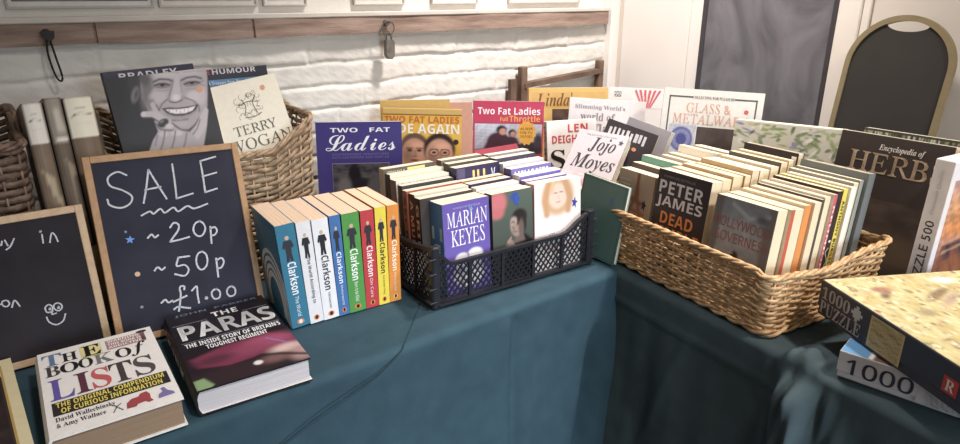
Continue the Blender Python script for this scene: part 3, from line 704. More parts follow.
# ================================================================== HARDBACKS IN THE STRAW BASKET
def d_smile(d):
    g_ = lambda k: (k, int(k*.945), int(k*.955))
    P = lambda *a: [(x/100, y/100) for x, y in a]
    def E(x, y, rx, ry, k, soft, rot=0): return ('e', x/100, y/100, rx/100, ry/100, g_(k), soft/100, rot)
    def Ln(pts, w, k, soft): return ('l', P(*pts), w/100, g_(k), soft/100)
    def Pg(pts, k, soft): return ('p', P(*pts), g_(k), soft/100)
    L = [('bg', g_(56)), E(90, 250, 60, 160, 50, 60), E(500, 330, 60, 90, 60, 40),
         Pg([(140, 60), (215, 60), (205, 130), (195, 215), (165, 205), (150, 150)], 62, 20), E(176, 182, 15, 32, 120, 12, 10), E(180, 182, 7, 20, 84, 8, 10),
         # head
         Pg([(212, 40), (470, 30), (476, 160), (478, 235), (455, 290), (400, 330), (330, 330), (265, 290), (225, 240), (203, 195), (196, 140)], 172, 12),
         E(222, 165, 22, 75, 118, 26, 4), E(212, 110, 22, 40, 92, 22), E(300, 95, 60, 22, 194, 30), E(390, 90, 50, 20, 190, 30), E(447, 190, 24, 40, 192, 22), E(270, 192, 36, 26, 188, 24), E(415, 192, 28, 22, 200, 20), E(240, 225, 16, 24, 134, 18),
         Ln([(240, 98), (300, 92), (350, 94)], 3, 150, 6), Ln([(370, 92), (420, 86), (455, 88)], 3, 152, 6),
         # brows and eyes
         Ln([(246, 132), (272, 120), (310, 122), (326, 130)], 8, 92, 8), Ln([(362, 126), (385, 114), (420, 110), (448, 118)], 8, 96, 8),
         E(284, 146, 36, 11, 128, 10, -3), E(408, 138, 36, 11, 130, 10, -3), Ln([(252, 146), (268, 140), (290, 138), (314, 145)], 5, 58, 4), Ln([(376, 142), (394, 134), (420, 131), (442, 136)], 5, 60, 4),
         E(284, 145, 9, 5, 44, 4), E(408, 137, 9, 5, 46, 4), Ln([(255, 155), (285, 157), (312, 152)], 3, 134, 5), Ln([(380, 150), (410, 149), (438, 143)], 3, 136, 5), Ln([(262, 166), (290, 169), (316, 162)], 3, 146, 6), Ln([(382, 162), (412, 161), (440, 154)], 3, 150, 6),
         Ln([(236, 138), (248, 146)], 3, 116, 4), Ln([(234, 158), (248, 153)], 3, 116, 4), Ln([(446, 132), (460, 126)], 3, 128, 4), Ln([(446, 144), (462, 148)], 3, 128, 4),
         # nose
         Pg([(330, 110), (352, 110), (366, 200), (345, 216), (316, 206)], 190, 14), Ln([(328, 124), (322, 160), (312, 196)], 7, 132, 12), Ln([(358, 130), (366, 175)], 4, 150, 10), E(342, 196, 15, 13, 214, 12), Ln([(312, 206), (322, 215), (342, 217), (362, 211), (372, 202)], 5, 92, 6), E(310, 202, 7, 9, 150, 6), E(372, 196, 7, 9, 158, 6),
         # smile folds, lips, teeth
         Ln([(302, 206), (284, 222), (274, 246)], 6, 116, 10), Ln([(382, 198), (418, 212), (442, 236), (444, 256)], 6, 120, 10),
         Pg([(284, 240), (315, 236), (345, 239), (380, 236), (410, 232), (440, 226), (430, 250), (405, 266), (372, 274), (335, 273), (306, 262)], 84, 5), Pg([(300, 244), (345, 245), (385, 242), (426, 234), (414, 252), (385, 262), (345, 264), (318, 258)], 232, 4),
         Ln([(328, 246), (331, 261)], 2, 170, 2), Ln([(345, 246), (347, 263)], 2, 170, 2), Ln([(362, 246), (363, 263)], 2, 170, 2), Ln([(379, 244), (380, 262)], 2, 170, 2), Ln([(396, 242), (396, 257)], 2, 172, 2), Ln([(314, 246), (317, 257)], 2, 150, 2),
         Ln([(306, 266), (340, 279), (375, 280), (408, 270), (432, 252)], 7, 156, 6), Ln([(330, 290), (362, 293), (395, 287)], 7, 126, 10), E(366, 306, 34, 12, 180, 12),
         # hand: thumb side, knuckles, ring, fingers to the lip
         Pg([(256, 290), (300, 272), (326, 296), (362, 322), (404, 336), (440, 296), (470, 236), (482, 250), (478, 330), (466, 420), (236, 420), (252, 370), (272, 335)], 176, 8),
         Ln([(330, 304), (366, 330), (404, 338), (428, 312), (446, 282)], 6, 82, 8), Pg([(446, 280), (470, 236), (482, 252), (478, 320), (440, 380), (418, 350)], 190, 8), Ln([(448, 292), (436, 330), (420, 352)], 5, 112, 8),
         Ln([(246, 222), (256, 244), (276, 266)], 18, 186, 6), Ln([(262, 226), (274, 248)], 5, 100, 6), Ln([(212, 262), (246, 262), (278, 276), (312, 296)], 24, 192, 6), Ln([(210, 276), (246, 278), (270, 292)], 5, 86, 6), E(212, 262, 10, 9, 206, 6),
         E(292, 300, 24, 17, 66, 8, -28), E(286, 294, 10, 6, 120, 6, -28), Ln([(262, 300), (276, 322), (300, 330), (336, 332)], 5, 96, 8), E(318, 314, 16, 10, 206, 10), E(350, 344, 24, 12, 200, 12), E(296, 346, 20, 11, 196, 12), Ln([(300, 334), (296, 372), (286, 410)], 6, 120, 8), Ln([(344, 336), (340, 372), (330, 410)], 6, 122, 8), Ln([(392, 346), (388, 380), (380, 412)], 6, 126, 8), Ln([(270, 350), (262, 390)], 5, 130, 8)]
    d.picture(L, res=170, warp=lambda u, v: ((52+u*412+(1-v)/.466*77)/100, (121-u*48+(1-v)/.466*267)/100))
    d.poly(disc_poly(.885, .852, .034, .022), (216, 146, 104), let=True)
book('hardback with a grey portrait of a smiling man, hand at chin, in straw basket', down((.206, 1.330, 1.036, -3.8, 12.2, -3.4), .140), (.177, .024, .262), (52, 48, 50), (64, 60, 62), pages=(214, 202, 190), hard=True, decor=d_smile, group='hardbacks in the straw basket')
def d_brad(d):
    d.poly([(.0, .935), (.06, .945), (.14, .955), (.2, .942), (.3, .952), (.42, .938), (.5, .944), (.6, .935), (.8, .93), (1, .925), (1, .80), (0, .80)], (226, 222, 220))
    d.text('BRADLEY', (.16, .940, .80, .982), (214, 206, 206), 'b')
book('dark blue hardback with torn white band behind the smiling portrait book', (.224, 1.368, .862, -.8, 12, -2.6), (.166, .022, .305), (52, 46, 66), hard=True, decor=d_brad, group='hardbacks in the straw basket')
def d_wog(d):
    ink = (94, 84, 72)
    d.text('TERRY', (.18, .505, .80, .595), ink, 'm'); d.text('WOGAN', (.05, .36, .97, .47), ink, 'm')
    R_ = random.Random(3)
    for k in range(34):
        cx, cy = R_.uniform(.34, .66), R_.uniform(.66, .86); r_ = R_.uniform(.02, .05); a0 = R_.uniform(0, 6)
        d.stroke([(cx+r_*math.cos(a0+j*.7), cy+.7*r_*math.sin(a0+j*.7)) for j in range(R_.randint(3, 7))], .0007, (120, 108, 96), k=4)
    for p in ([(.40, .68), (.45, .76), (.42, .83)], [(.58, .68), (.56, .78), (.62, .84)], [(.36, .78), (.50, .80), (.64, .78)], [(.40, .66), (.52, .65), (.64, .67)]): d.stroke(p, .0014, (86, 76, 66))
    d.poly(disc_poly(.765, .895, .036, .024), (206, 150, 102), let=True)
book('cream hardback with TERRY WOGAN title and small line drawing, in straw basket', down((.400, 1.311, .941, -3.7, 12.8, -9.0), .024), (.143, .022, .214), (228, 218, 196), pages=(216, 204, 184), hard=True, decor=d_wog, group='hardbacks in the straw basket')
def d_hum(d):
    d.rect((.0, .70, 1, .925), (86, 128, 168)); d.text('HUMOUR', (.15, .962, .82, .998), (200, 186, 190), 'b'); d.text('THE', (.05, .962, .11, .998), (200, 70, 80), 'b')
    d.text('A Treasury from Round the Kitchen', (.06, .885, .95, .915), (206, 220, 232), 's')
book('dark hardback with blue band standing behind the cream biography', (.392, 1.362, .864, -3, 12, -1.1), (.134, .022, .296), (48, 46, 54), hard=True, decor=d_hum, group='hardbacks in the straw basket')

# three thick hardbacks, spines out, left of the straw basket, on a carton
t = thing('cardboard_carton', 'brown carton under the three thick hardbacks, behind the smiley chalkboard', 'box', (.060, 1.262, ZT+.0005))
b = MB(); b.bev(0, .126, 0, .165, 0, .150, .002); b.build('carton', mat((158, 122, 86), .8, .1, 30), t)
b = MB(); b.box(.05, .076, -.0006, .1656, .02, .1506); b.build('tape', mat((186, 150, 104), .35), t)
for i, (x0, x1, zt, labc, low, refl, lab) in enumerate(((.0665, .0965, 1.128, (226, 218, 206), (128, 108, 88), (176, 156, 128), 'thick hardback with white label on its brown spine, leftmost of three'),
        (.0985, .1245, 1.134, (150, 140, 126), (112, 96, 80), (158, 140, 116), 'thinner grey brown hardback with small pale label, middle of three'),
        (.1265, .1715, 1.132, (230, 220, 198), (124, 104, 84), (172, 150, 122), 'thick hardback with cream label and brown spine, right of three'))):
    def d_sp(d, i=i, labc=labc, low=low, refl=refl):
        L = [('bg', low), ('n', tuple(int(c*.8) for c in low), .4, 2, i), ('p', [(.25, .56), (.75, .50), (.95, .25), (.60, .36)] if i != 1 else [(.5, .6), (.9, .55), (.95, .2), (.6, .2)], refl, .03), ('p', [(.0, .735 if i != 1 else .70), (1, .735 if i != 1 else .70), (1, 1), (0, 1)], labc, .006)]  # the pale wedge is a reflection painted into the spine colour
        if i == 1: L += [('p', [(.30, .715), (.95, .715), (.95, .74), (.30, .74)], (222, 214, 200), .01), ('p', [(.45, .78), (.85, .78), (.8, .93), (.45, .93)], (188, 178, 162), .05)]
        else: L += [('l', [(.18, .875), (.4, .893), (.7, .890), (.85, .878)], .009, (112, 102, 92), .01), ('l', [(.25, .82), (.8, .82)], .008, (196, 186, 172), .01), ('l', [(.3, .79), (.75, .79)], .006, (200, 190, 176), .01), ('l', [(.35, .925), (.7, .925)], .008, (180, 170, 156), .01)]
        L += [('l', [(.0, 0), (.0, 1)], .08, (64, 56, 50), .05), ('l', [(1, 0), (1, 1)], .05, (70, 60, 52), .05)]
        d.picture(L, face='spine', res=70)
    book(lab, (x1, 1.264, .882, 90, 0, 11), (.145, x1-x0, zt-.876), low, (104, 88, 74), low, hard=True, decor=d_sp, bulge=.10*(x1-x0)+.003, group='thick hardbacks with spines out')

# ================================================================== LARGE BOOKS LEANING AT THE BACK OF THE LEFT TABLE
def d_ladies(d):
    d.text('TWO   FAT', (.16, .90, .86, .945), (236, 230, 236), 'b')
    d.text('Ladies', (.10, .72, .92, .875), (238, 234, 238), 'c'); d.text('Ladies', (.104, .722, .924, .877), (238, 234, 238), 'bi') if 0 else None
    d.text('GASTRONOMIC ADVENTURES', (.17, .675, .84, .695), (120, 112, 160), 'n'); d.text('WITH MOTORBIKE AND SIDECAR', (.17, .645, .84, .665), (120, 112, 160), 'n')
    d.picture([('bg', (54, 50, 62)), ('n', (104, 98, 96), .6, 3, 3), ('e', .38, .55, .12, .5, (30, 26, 34), .05), ('e', .5, .35, .3, .3, (34, 30, 38), .1), ('e', .2, .4, .12, .3, (110, 104, 104), .1), ('e', .8, .4, .2, .3, (84, 78, 80), .1)], (.17, .18, .84, .59), res=50)
    d.rect((.165, .172, .845, .598), (126, 118, 140), e=.0001)
book('purple hardback with white script Ladies title behind the matching paperbacks', (.663, 1.520, ZT+.004, -27.7, 6.2, 1.2), (.216, .022, .262), (66, 56, 122), (54, 46, 104), pages=(224, 216, 200), hard=True, decor=d_ladies, group='large hardbacks at the back')
def d_again(d):
    d.rect((0, .95, 1, .99), (206, 168, 96)); d.rect((0, .94, 1, .946), (120, 70, 40))
    d.text('TWO FAT LADIES', (.02, .868, .97, .93), (206, 104, 44), 'b'); d.text('RIDE AGAIN', (.02, .765, .97, .857), (240, 230, 214), 'b')
    L = [('bg', (226, 172, 66)), ('g', (214, 150, 60), (232, 184, 76))]
    L += face(.40, .54, .37, (196, 142, 116), (70, 44, 40), (104, 78, 64), a=.58)+[('e', .38, .05, .16, .10, (90, 60, 56), .08)]
    L += face(.72, .50, .41, (206, 152, 126), (50, 36, 38), (54, 38, 36), a=.58, glasses=True)+[('e', .70, -.05, .3, .13, (66, 44, 44), .1)]
    d.picture(L, (.0, .37, 1, .77), res=110)
    d.poly(disc_poly(.93, .69, .035, .026), (58, 40, 40), let=True)
book('yellow hardback with two laughing faces, right of the purple book', (.843, 1.506, ZT+.004, -36.3, 6.8, 1.5), (.211, .022, .282), (228, 174, 70), (206, 160, 80), pages=(222, 206, 170), hard=True, decor=d_again, group='large hardbacks at the back')
book('thin mustard covered book showing only its top behind the yellow hardback', (.868, 1.543, ZT+.003, -31, 5, 0), (.19, .012, .296), (204, 166, 92), pages=(222, 196, 140), group='large hardbacks at the back')
book('thin book with pinkish pages showing only its top behind the yellow hardback', (.945, 1.520, ZT+.003, -33, 5, 0), (.175, .012, .285), (206, 152, 128), pages=(226, 190, 166), group='large hardbacks at the back')
def d_thr(d):
    d.rect((0, .76, 1, 1), (196, 62, 92)); d.text('Two Fat Ladies', (.06, .855, .95, .935), (244, 234, 234), 'b')
    d.text('Full', (.38, .785, .49, .83), (240, 170, 80), 'b'); d.text('Throttle', (.51, .78, .95, .848), (240, 170, 80), 'b')
    d.picture([('g', (150, 140, 146), (206, 210, 224)), ('p', [(0, 0), (1, 0), (1, .35), (.75, .40), (.55, .20), (.3, .25), (0, .12)], (96, 90, 96), .05),
               ('e', .36, .36, .18, .36, (78, 44, 52), .05), ('e', .30, .15, .16, .3, (70, 38, 46), .06), ('e', .40, .80, .08, .15, (64, 46, 50), .04), ('e', .42, .74, .055, .11, (198, 146, 126), .03),
               ('e', .55, .34, .11, .26, (74, 46, 54), .05), ('e', .56, .70, .06, .12, (62, 44, 48), .03), ('e', .575, .66, .042, .09, (194, 142, 122), .03), ('l', [(.45, .45), (.62, .30), (.75, .28)], .07, (76, 44, 52), .04),
               ('e', .85, .18, .2, .2, (60, 56, 62), .08), ('e', .95, .40, .07, .3, (70, 64, 70), .06), ('n', (46, 42, 48), .3, 5, 2)], (.02, .43, .98, .755), res=80)
    d.poly([(.02, .46), (.62, .545), (.66, .49), (.04, .40)], (214, 92, 108)); d.poly(star_poly(.76, .66, .14, 12, .85), (238, 176, 78), let=True)
    for k, s in enumerate(('AS SEEN', 'ON TV', 'SERIES')): d.text(s, (.67, .69-.042*k, .85, .718-.042*k), (96, 56, 40), 'b')
book('red and grey hardback with two motorcycle riders, centre back of the table', (1.153, 1.507, ZT+.004, -39.3, 7.1, .7), (.208, .022, .272), (196, 62, 92), (176, 90, 104), pages=(232, 218, 206), hard=True, decor=d_thr, group='large hardbacks at the back')
def d_lin(d):
    d.rect((.04, .80, .96, .955), (216, 172, 100)); d.text("Linda's", (.10, .81, .62, .95), (128, 84, 52), 'bi'); d.text('Kitchen', (.60, .72, .93, .80), (128, 84, 52), 'bi')
    d.picture([('bg', (76, 60, 56)), ('n', (120, 96, 80), .6, 3, 1), ('e', .5, .4, .3, .3, (150, 110, 84), .2)], (.30, .30, .96, .78), res=30)
book('yellow ochre hardback with brown italic title, against the wooden rack', (1.359, 1.483, ZT+.004, -40.3, 5.9, -.8), (.243, .022, .294), (222, 182, 108), pages=(234, 222, 196), hard=True, decor=d_lin, group='large hardbacks at the back')
def d_slim(d):
    d.text("Slimming World's", (.08, .885, .74, .94), (150, 140, 144), 's'); d.text('world of', (.16, .78, .62, .86), (150, 140, 144), 's'); d.text('flavour', (.36, .67, .90, .75), (150, 140, 144), 's')
    d.poly(disc_poly(.82, .77, .028, .022), (222, 112, 112), let=True); d.picture([('bg', (190, 180, 172)), ('n', (150, 130, 110), .6, 3, 1)], (.06, .06, .94, .55), res=24)
book('white hardback with grey serif world of title, behind the slanting white paperback', (1.365, 1.337, ZT+.004, -53.5, 7, 1.5), (.218, .022, .283), (232, 226, 226), pages=(236, 228, 216), hard=True, decor=d_slim, group='large hardbacks at the back')
def d_bal(d):
    c = (.70, .83)
    BL = [('bg', (238, 232, 228)), ('e', .5, .62, .48, .42, (240, 232, 228), .03)]
    for k in range(6): BL.append(('p', [(.04+.16*k, .98), (.13+.16*k, .98), (.48+.05*(k-2.5)+.02, .02), (.45+.05*(k-2.5), .02)], (206, 96, 104), .02))
    for q in (0, 1): BL.append(('p', [(q, 1.05), (q, -.05), (.62 if q else .38, -.05), (.84 if q else .16, .30), (.98 if q else .02, .62), (.9 if q else .1, 1.05)], (236, 230, 226), .02))
    d.picture(BL, (.42, .79, .975, .985), e=.0009, res=40, name='balloon_picture')
    d.rect((.10, .90, .22, .955), (96, 92, 92)); d.text('99', (.11, .905, .21, .95), (232, 228, 226), 'b')
    d.picture([('bg', (228, 222, 218)), ('p', [(0, 0), (1, 0), (1, .45), (.6, .5), (.3, .42), (0, .5)], (120, 112, 112), .06), ('e', .3, .60, .14, .07, (96, 90, 92), .04), ('e', .42, .64, .05, .06, (110, 100, 100), .04)], (.02, .30, .98, .88), res=50)
book('white covered book with a red striped hot air balloon, in the far corner', (1.582, 1.371, ZT+.003, -54, 8.4, .5), (.172, .016, .293), (234, 228, 224), pages=(238, 232, 224), decor=d_bal, group='large hardbacks at the back')
def d_glass(d):
    for r_ in ((.06, .05, .075, .945), (.925, .05, .94, .945), (.06, .933, .30, .945), (.72, .933, .94, .945)): d.rect(r_, (96, 92, 92))
    d.text('COLLECTING FOR PLEASURE', (.30, .928, .72, .95), (112, 92, 84), 's'); d.text('GLASS &', (.25, .82, .70, .895), (222, 164, 136), 'm'); d.text('METALWARE', (.12, .73, .88, .808), (222, 164, 136), 'm')
    d.poly(disc_poly(.845, .85, .022, .016), (214, 92, 84), let=True)
    d.picture([('bg', (206, 206, 212)), ('e', .5, .55, .42, .38, (108, 112, 164), .05), ('e', .5, .55, .34, .30, (150, 152, 190), .05), ('e', .5, .55, .2, .18, (88, 92, 150), .06), ('n', (80, 84, 140), .35, 6, 2)], (.09, .46, .37, .72), res=40)
    d.picture([('bg', (92, 80, 76)), ('n', (70, 60, 58), .6, 2, 2), ('e', .2, .05, .2, .14, (150, 130, 110), .06)], (.38, .36, .90, .71), res=24)
book('large pale hardback titled GLASS & METALWARE with blue plate picture', (1.443, 1.068, ZT+.004, -60.6, 7, .8), (.250, .026, .333), (226, 222, 214), pages=(238, 230, 214), hard=True, decor=d_glass, group='large hardbacks behind the right basket')

# wooden rack behind the ochre book
t = thing('wooden_rack', 'dark weathered wooden rack end standing against the brick wall corner', 'rack', (1.405, 1.575, ZT+.0005))
WD = mat((122, 96, 78), .7, .25, 14, .5, 80, alt=(90, 68, 56))
for x in (0, .362):
    b = MB(); b.bev(x, x+.026, 0, .024, 0, .352, .003); b.build('post', WD, t)
b = MB(); b.bar((.012, .012, .292), (.376, .012, .316), .016, .030, upv=(0, 1, 0)); b.build('crossbar', WD, t)
b = MB(); b.bar((.012, .012, .06), (.376, .012, .06), .016, .030, upv=(0, 1, 0)); b.build('crossbar', WD, t)
b = MB(); b.bar((-.028, .014, .0), (-.028, .014, .315), .024, .014, upv=(0, 1, 0)); b.build('side_slat', WD, t)

# carton in the corner that carries the loose paperbacks
cb = (1.120, 1.150)
t = thing('cardboard_carton', 'brown carton under the slanting white paperback in the table corner', 'box', (1.094, 1.136, ZT+.0005, -53.5))
b = MB(); b.bev(0, .238, 0, .315, 0, .096, .002); b.build('carton', mat((158, 122, 86), .8, .1, 30), t)
b = MB(); b.box(.105, .135, -.0006, .3156, .01, .0966); b.build('tape', mat((186, 150, 104), .35), t)

def d_dei(d):
    d.text('LEN', (.42, .78, .82, .93), (206, 64, 70), 'b'); d.text('DEIGHTON', (.10, .58, .96, .73), (206, 64, 70), 'b')
    d.poly(disc_poly(.74, .45, .13, .08), (36, 32, 34), let=True); d.poly(disc_poly(.74, .45, .07, .04), (230, 224, 218), e=.0011, let=True)
    d.text('SS', (.06, .10, .72, .46), (36, 32, 34), 's')
    d.text('SS-GB', (.2, .1, .8, .5), (50, 44, 44), 'b', 'spine', 1); d.text('LEN', (.25, .62, .75, .9), (190, 70, 70), 'b', 'spine', 1)
book('white paperback with red LEN DEIGHTON lettering and big black shapes', (1.226, 1.257, ZT+.098, -28.2, 7.9, -1.7), (.142, .034, .145), (230, 224, 218), (196, 188, 182), pages=(234, 222, 204), decor=d_dei, group='loose paperbacks in the corner')
def d_jojo(d):
    d.text('ONE BIG EFFORTLESSLY STORY', (.18, .915, .80, .94), (130, 118, 120), 'n'); d.text('Jojo', (.32, .60, .84, .90), (46, 42, 46), 'bi'); d.text('Moyes', (.10, .28, .95, .585), (46, 42, 46), 'bi')
    d.picture([('bg', (222, 206, 204)), ('n', (214, 150, 156), .8, 2.5, 3), ('e', .3, .4, .3, .3, (206, 124, 132), .2)], (.0, .0, 1, .25), res=30)
    d.poly(star_poly(.90, .86, .055, 5, .45), (48, 44, 58), let=True)
book('white paperback with black italic Jojo Moyes title, slanting on a carton', (1.114, 1.115, .853, -65.6, 47, 4.7), (.132, .034, .175), (188, 176, 178), (150, 130, 130), pages=(236, 224, 204), decor=d_jojo, group='loose paperbacks in the corner')
def d_jd(d):
    R_ = random.Random(9)
    for k in range(9): d.rect((.08+.085*k, .74+R_.uniform(-.02, .02), .12+.085*k+R_.uniform(0, .03), .90+R_.uniform(-.03, .02)), (200, 196, 196))
    d.poly(disc_poly(.66, .62, .045, .035), (216, 140, 96), let=True)
book('black paperback with tall white letters and orange sticker, behind the white one', down((1.258, 1.106, .941, -57.6, 15.3, 15.8), .075), (.133, .026, .140), (66, 58, 60), (60, 54, 54), pages=(226, 200, 158), decor=d_jd, group='loose paperbacks in the corner')
def d_jg(d):
    d.text('The Book', (.2, .72, .8, .86), (178, 174, 178), 's'); d.rect((.1, .1, .9, .55), (120, 116, 122))
book('mid grey paperback leaning behind the black one with orange sticker', down((1.333, 1.125, .879, -78.7, 16.6, 11.5), .026), (.127, .024, .149), (150, 144, 148), (138, 132, 136), pages=(232, 222, 206), decor=d_jg, group='loose paperbacks in the corner')

# green book leaning on the end of the wicker basket
def d_green(d):
    d.rect((.04, .03, .96, .97), (88, 116, 106)); d.poly(star_poly(.72, .78, .055, 5, .5, .5), (72, 104, 150), let=True)
book('dark green hardback standing between the black crate and the wicker basket', (1.0485, .990, ZT+.010, -87.5, 5.6, 4.5), (.125, .014, .180), (80, 108, 99), (74, 100, 92), pages=(222, 220, 200), hard=True, decor=d_green, rough=.3)

# ================================================================== PAPERBACKS IN THE BLACK CRATE
cy0 = math.radians(-3.7)
def cr_pt(a, b): return (.640+a*math.cos(cy0)-b*math.sin(cy0), .936+a*math.sin(cy0)+b*math.cos(cy0))
CZ = ZT+.0045
def d_mk(d):
    d.text('MARIAN', (.08, .735, .95, .905), (240, 236, 244), 'm'); d.text('KEYES', (.15, .53, .88, .71), (240, 236, 244), 'm')
    d.text('NUMBER ONE BESTSELLER', (.22, .93, .80, .95), (190, 184, 214), 'n')
    d.picture([('bg', (110, 92, 174)), ('e', .36, .66, .16, .13, (232, 226, 226), .05), ('e', .66, .70, .18, .14, (236, 230, 230), .05), ('e', .5, .35, .35, .3, (206, 200, 210), .1), ('l', [(.5, .75), (.52, .4)], .03, (110, 96, 150), .04)], (.02, .02, .98, .56), res=50)
    d.poly(star_poly(.60, .90, .05, 5, .4), (96, 170, 210), let=True)
    d.rect((.1, .60, .9, .74), (170, 206, 220), 'spine'); d.text('MARIAN KEYES', (.25, .1, .75, .55), (230, 236, 244), 'b', 'spine', 1)
def d_man(d):
    L = [('g', (56, 54, 56), (92, 104, 92)), ('e', .15, .9, .2, .12, (206, 116, 120), .08), ('e', .12, .78, .16, .06, (196, 110, 112), .05), ('e', .55, .93, .10, .05, (64, 84, 160), .03)]
    L += [('p', [(.20, 0), (.30, .34), (.48, .44), (.80, .50), (1, .40), (1, 0)], (36, 34, 36), .05), ('p', [(.50, .40), (.56, .52), (.74, .52), (.80, .42)], (112, 96, 88), .04),
          ('e', .60, .62, .175, .135, (156, 134, 122), .03), ('e', .66, .70, .19, .09, (46, 40, 40), .04), ('e', .78, .62, .06, .10, (52, 44, 44), .04), ('e', .70, .57, .07, .10, (110, 92, 84), .06), ('e', .52, .66, .08, .05, (176, 154, 142), .04),
          ('l', [(.46, .655), (.54, .66)], .014, (52, 42, 40), .015), ('l', [(.60, .665), (.68, .66)], .014, (52, 42, 40), .015), ('l', [(.53, .64), (.49, .585), (.53, .575)], .012, (100, 80, 72), .02), ('l', [(.50, .545), (.58, .54)], .012, (84, 62, 58), .015),
          ('e', .42, .40, .10, .06, (150, 128, 116), .03), ('l', [(.36, .44), (.44, .48)], .03, (156, 134, 122), .02), ('l', [(.35, .40), (.30, .30)], .06, (120, 104, 96), .03)]
    d.picture(L, res=70); d.poly(star_poly(.60, .90, .09, 5, .5), (58, 84, 176), let=True)
def d_girl(d):
    L = [('g', (238, 226, 222), (240, 226, 218)), ('e', .50, .72, .34, .36, (216, 172, 132), .12), ('e', .50, .72, .20, .24, (238, 206, 186), .07), ('l', [(.30, .95), (.22, .65), (.26, .40)], .12, (206, 158, 116), .08), ('l', [(.66, .95), (.76, .65), (.72, .42)], .12, (204, 156, 118), .08),
         ('l', [(.42, .78), (.48, .775)], .016, (110, 84, 80), .03), ('l', [(.54, .785), (.60, .78)], .016, (110, 84, 80), .03), ('l', [(.47, .60), (.55, .605)], .016, (206, 110, 110), .025), ('l', [(.51, .72), (.52, .66)], .012, (214, 170, 150), .03), ('l', [(.40, .98), (.36, .82)], .08, (226, 188, 148), .08)]
    d.picture(L, (0, .40, 1, 1), res=80); d.text('Cecelia', (.30, .33, .84, .42), (150, 146, 156), 'c'); d.text('DANIELLE', (.20, .19, .96, .29), (170, 120, 124), 'm')
    d.poly(star_poly(.86, .72, .07, 5, .45), (58, 70, 160), let=True)
    d.rect((0, 0, 1, 1), (206, 160, 172), 'spine'); d.poly(disc_poly(.5, .87, .32, .06), (150, 104, 92), 'spine', let=True); d.text('DANIELLE', (.2, .3, .8, .78), (150, 90, 104), 'b', 'spine', 1)
crate_group = 'paperbacks packed in the black crate'
def in_crate(label, a, b_, dims, front, spine=None, decor=None, lean=4, yaw=0, pages=(222, 204, 176), dz=0., side='L', hard=False):
    x, y = cr_pt(a, b_); return book(label, (x, y, CZ+dz, -3.7+yaw, lean, 0), dims, front, spine, pages=pages, group=crate_group, decor=decor, side=side, hard=hard)
in_crate('purple Marian Keyes paperback with a blue spine, front left of the black crate', .026, .022, (.108, .048, .188), (108, 90, 172), (74, 130, 176), d_mk)
in_crate('dark paperback with a thoughtful grey man, front middle of the black crate', .1385, .018, (.103, .024, .190), (70, 72, 72), (60, 60, 64), d_man)
in_crate('white paperback with a blonde woman and pink spine, front right of the black crate', .2445, .016, (.124, .030, .194), (236, 226, 222), (206, 160, 172), d_girl, yaw=-3)
def top_band(rgb, ink, s, style='b', v0=.80, v1=.92):
    def f(d):
        d.rect((.0, .70, 1, 1), rgb); d.text(s, (.08, v0, .92, v1), ink, style)
    return f
def spine_txt(s, ink, style='b'):
    return lambda d: d.text(s, (.25, .12, .75, .93), ink, style, 'spine', 1)
# left column behind the purple book: dark spines face left
LC = [((66, 60, 58), (44, 38, 38), .022, .190, 'black spine with pale letters', spine_txt('GRIMES', (190, 180, 166))), ((206, 196, 180), (70, 60, 56), .024, .192, 'dark spine and cream cover', spine_txt('A MURDER', (196, 186, 170))),
      ((176, 96, 84), (150, 120, 100), .020, .193, 'dusty red cover', spine_txt('SECRETS', (70, 50, 46))), ((60, 58, 62), (64, 62, 62), .018, .198, 'charcoal cover', None),
      ((214, 206, 192), (120, 112, 106), .026, .204, 'pale cover with grey title along its top', top_band((214, 206, 192), (84, 78, 76), 'THE LAST DETAIL', v0=.90, v1=.965)), ((226, 214, 190), (74, 66, 62), .020, .210, 'ivory cover and brown spine', None),
      ((96, 90, 80), (196, 184, 160), .024, .217, 'olive brown cover with yellow label', lambda d: (d.rect((.45, .90, .80, .985), (224, 214, 130)), d.text('STORM', (.05, .91, .40, .975), (210, 200, 186), 's')))]
b0 = .022+.050
for i, (f, s, t_, h, nm, de) in enumerate(LC):
    in_crate(f'{nm} paperback, {("first", "second", "third", "fourth", "fifth", "sixth", "rearmost")[i]} behind the purple crate book', .006+.002*(i % 2)-.0012*i*0, b0, (.124+.004*((i*7) % 3), t_, h), f, s, de); b0 += t_+.0035
def d_ju(d):
    d.rect((0, .74, 1, 1), (52, 46, 82)); d.text('JU', (.32, .80, .66, .955), (232, 196, 120), 'b'); d.rect((.03, .75, .2, .99), (84, 76, 110), e=.0006); d.text('V', (.80, .84, .90, .95), (206, 204, 226), 'b')
MC = [((92, 84, 76), (60, 54, 52), .022, .186, 'brown gold patterned cover', lambda d: d.picture([('bg', (110, 78, 56)), ('n', (226, 180, 110), .8, 4, 3), ('n', (50, 40, 50), .5, 6, 8)], (0, .5, 1, 1), res=30)),
      ((236, 230, 226), (210, 204, 200), .020, .190, 'white cover', top_band((232, 226, 224), (150, 120, 130), 'LOVE & OTHER', v0=.84, v1=.93)), ((58, 52, 84), (44, 40, 64), .024, .193, 'dark navy cover', None), ((140, 104, 74), (120, 90, 66), .020, .193, 'bronze cover', lambda d: d.picture([('bg', (120, 84, 66)), ('n', (220, 170, 110), .8, 5, 1)], (0, .6, 1, 1), res=24)),
      ((60, 54, 90), (46, 42, 70), .026, .216, 'navy cover with gold letters', d_ju), ((84, 78, 70), (70, 64, 58), .022, .219, 'dull khaki cover', None), ((120, 112, 100), (96, 88, 78), .022, .222, 'grey brown cover', None)]
b0 = .018+.027
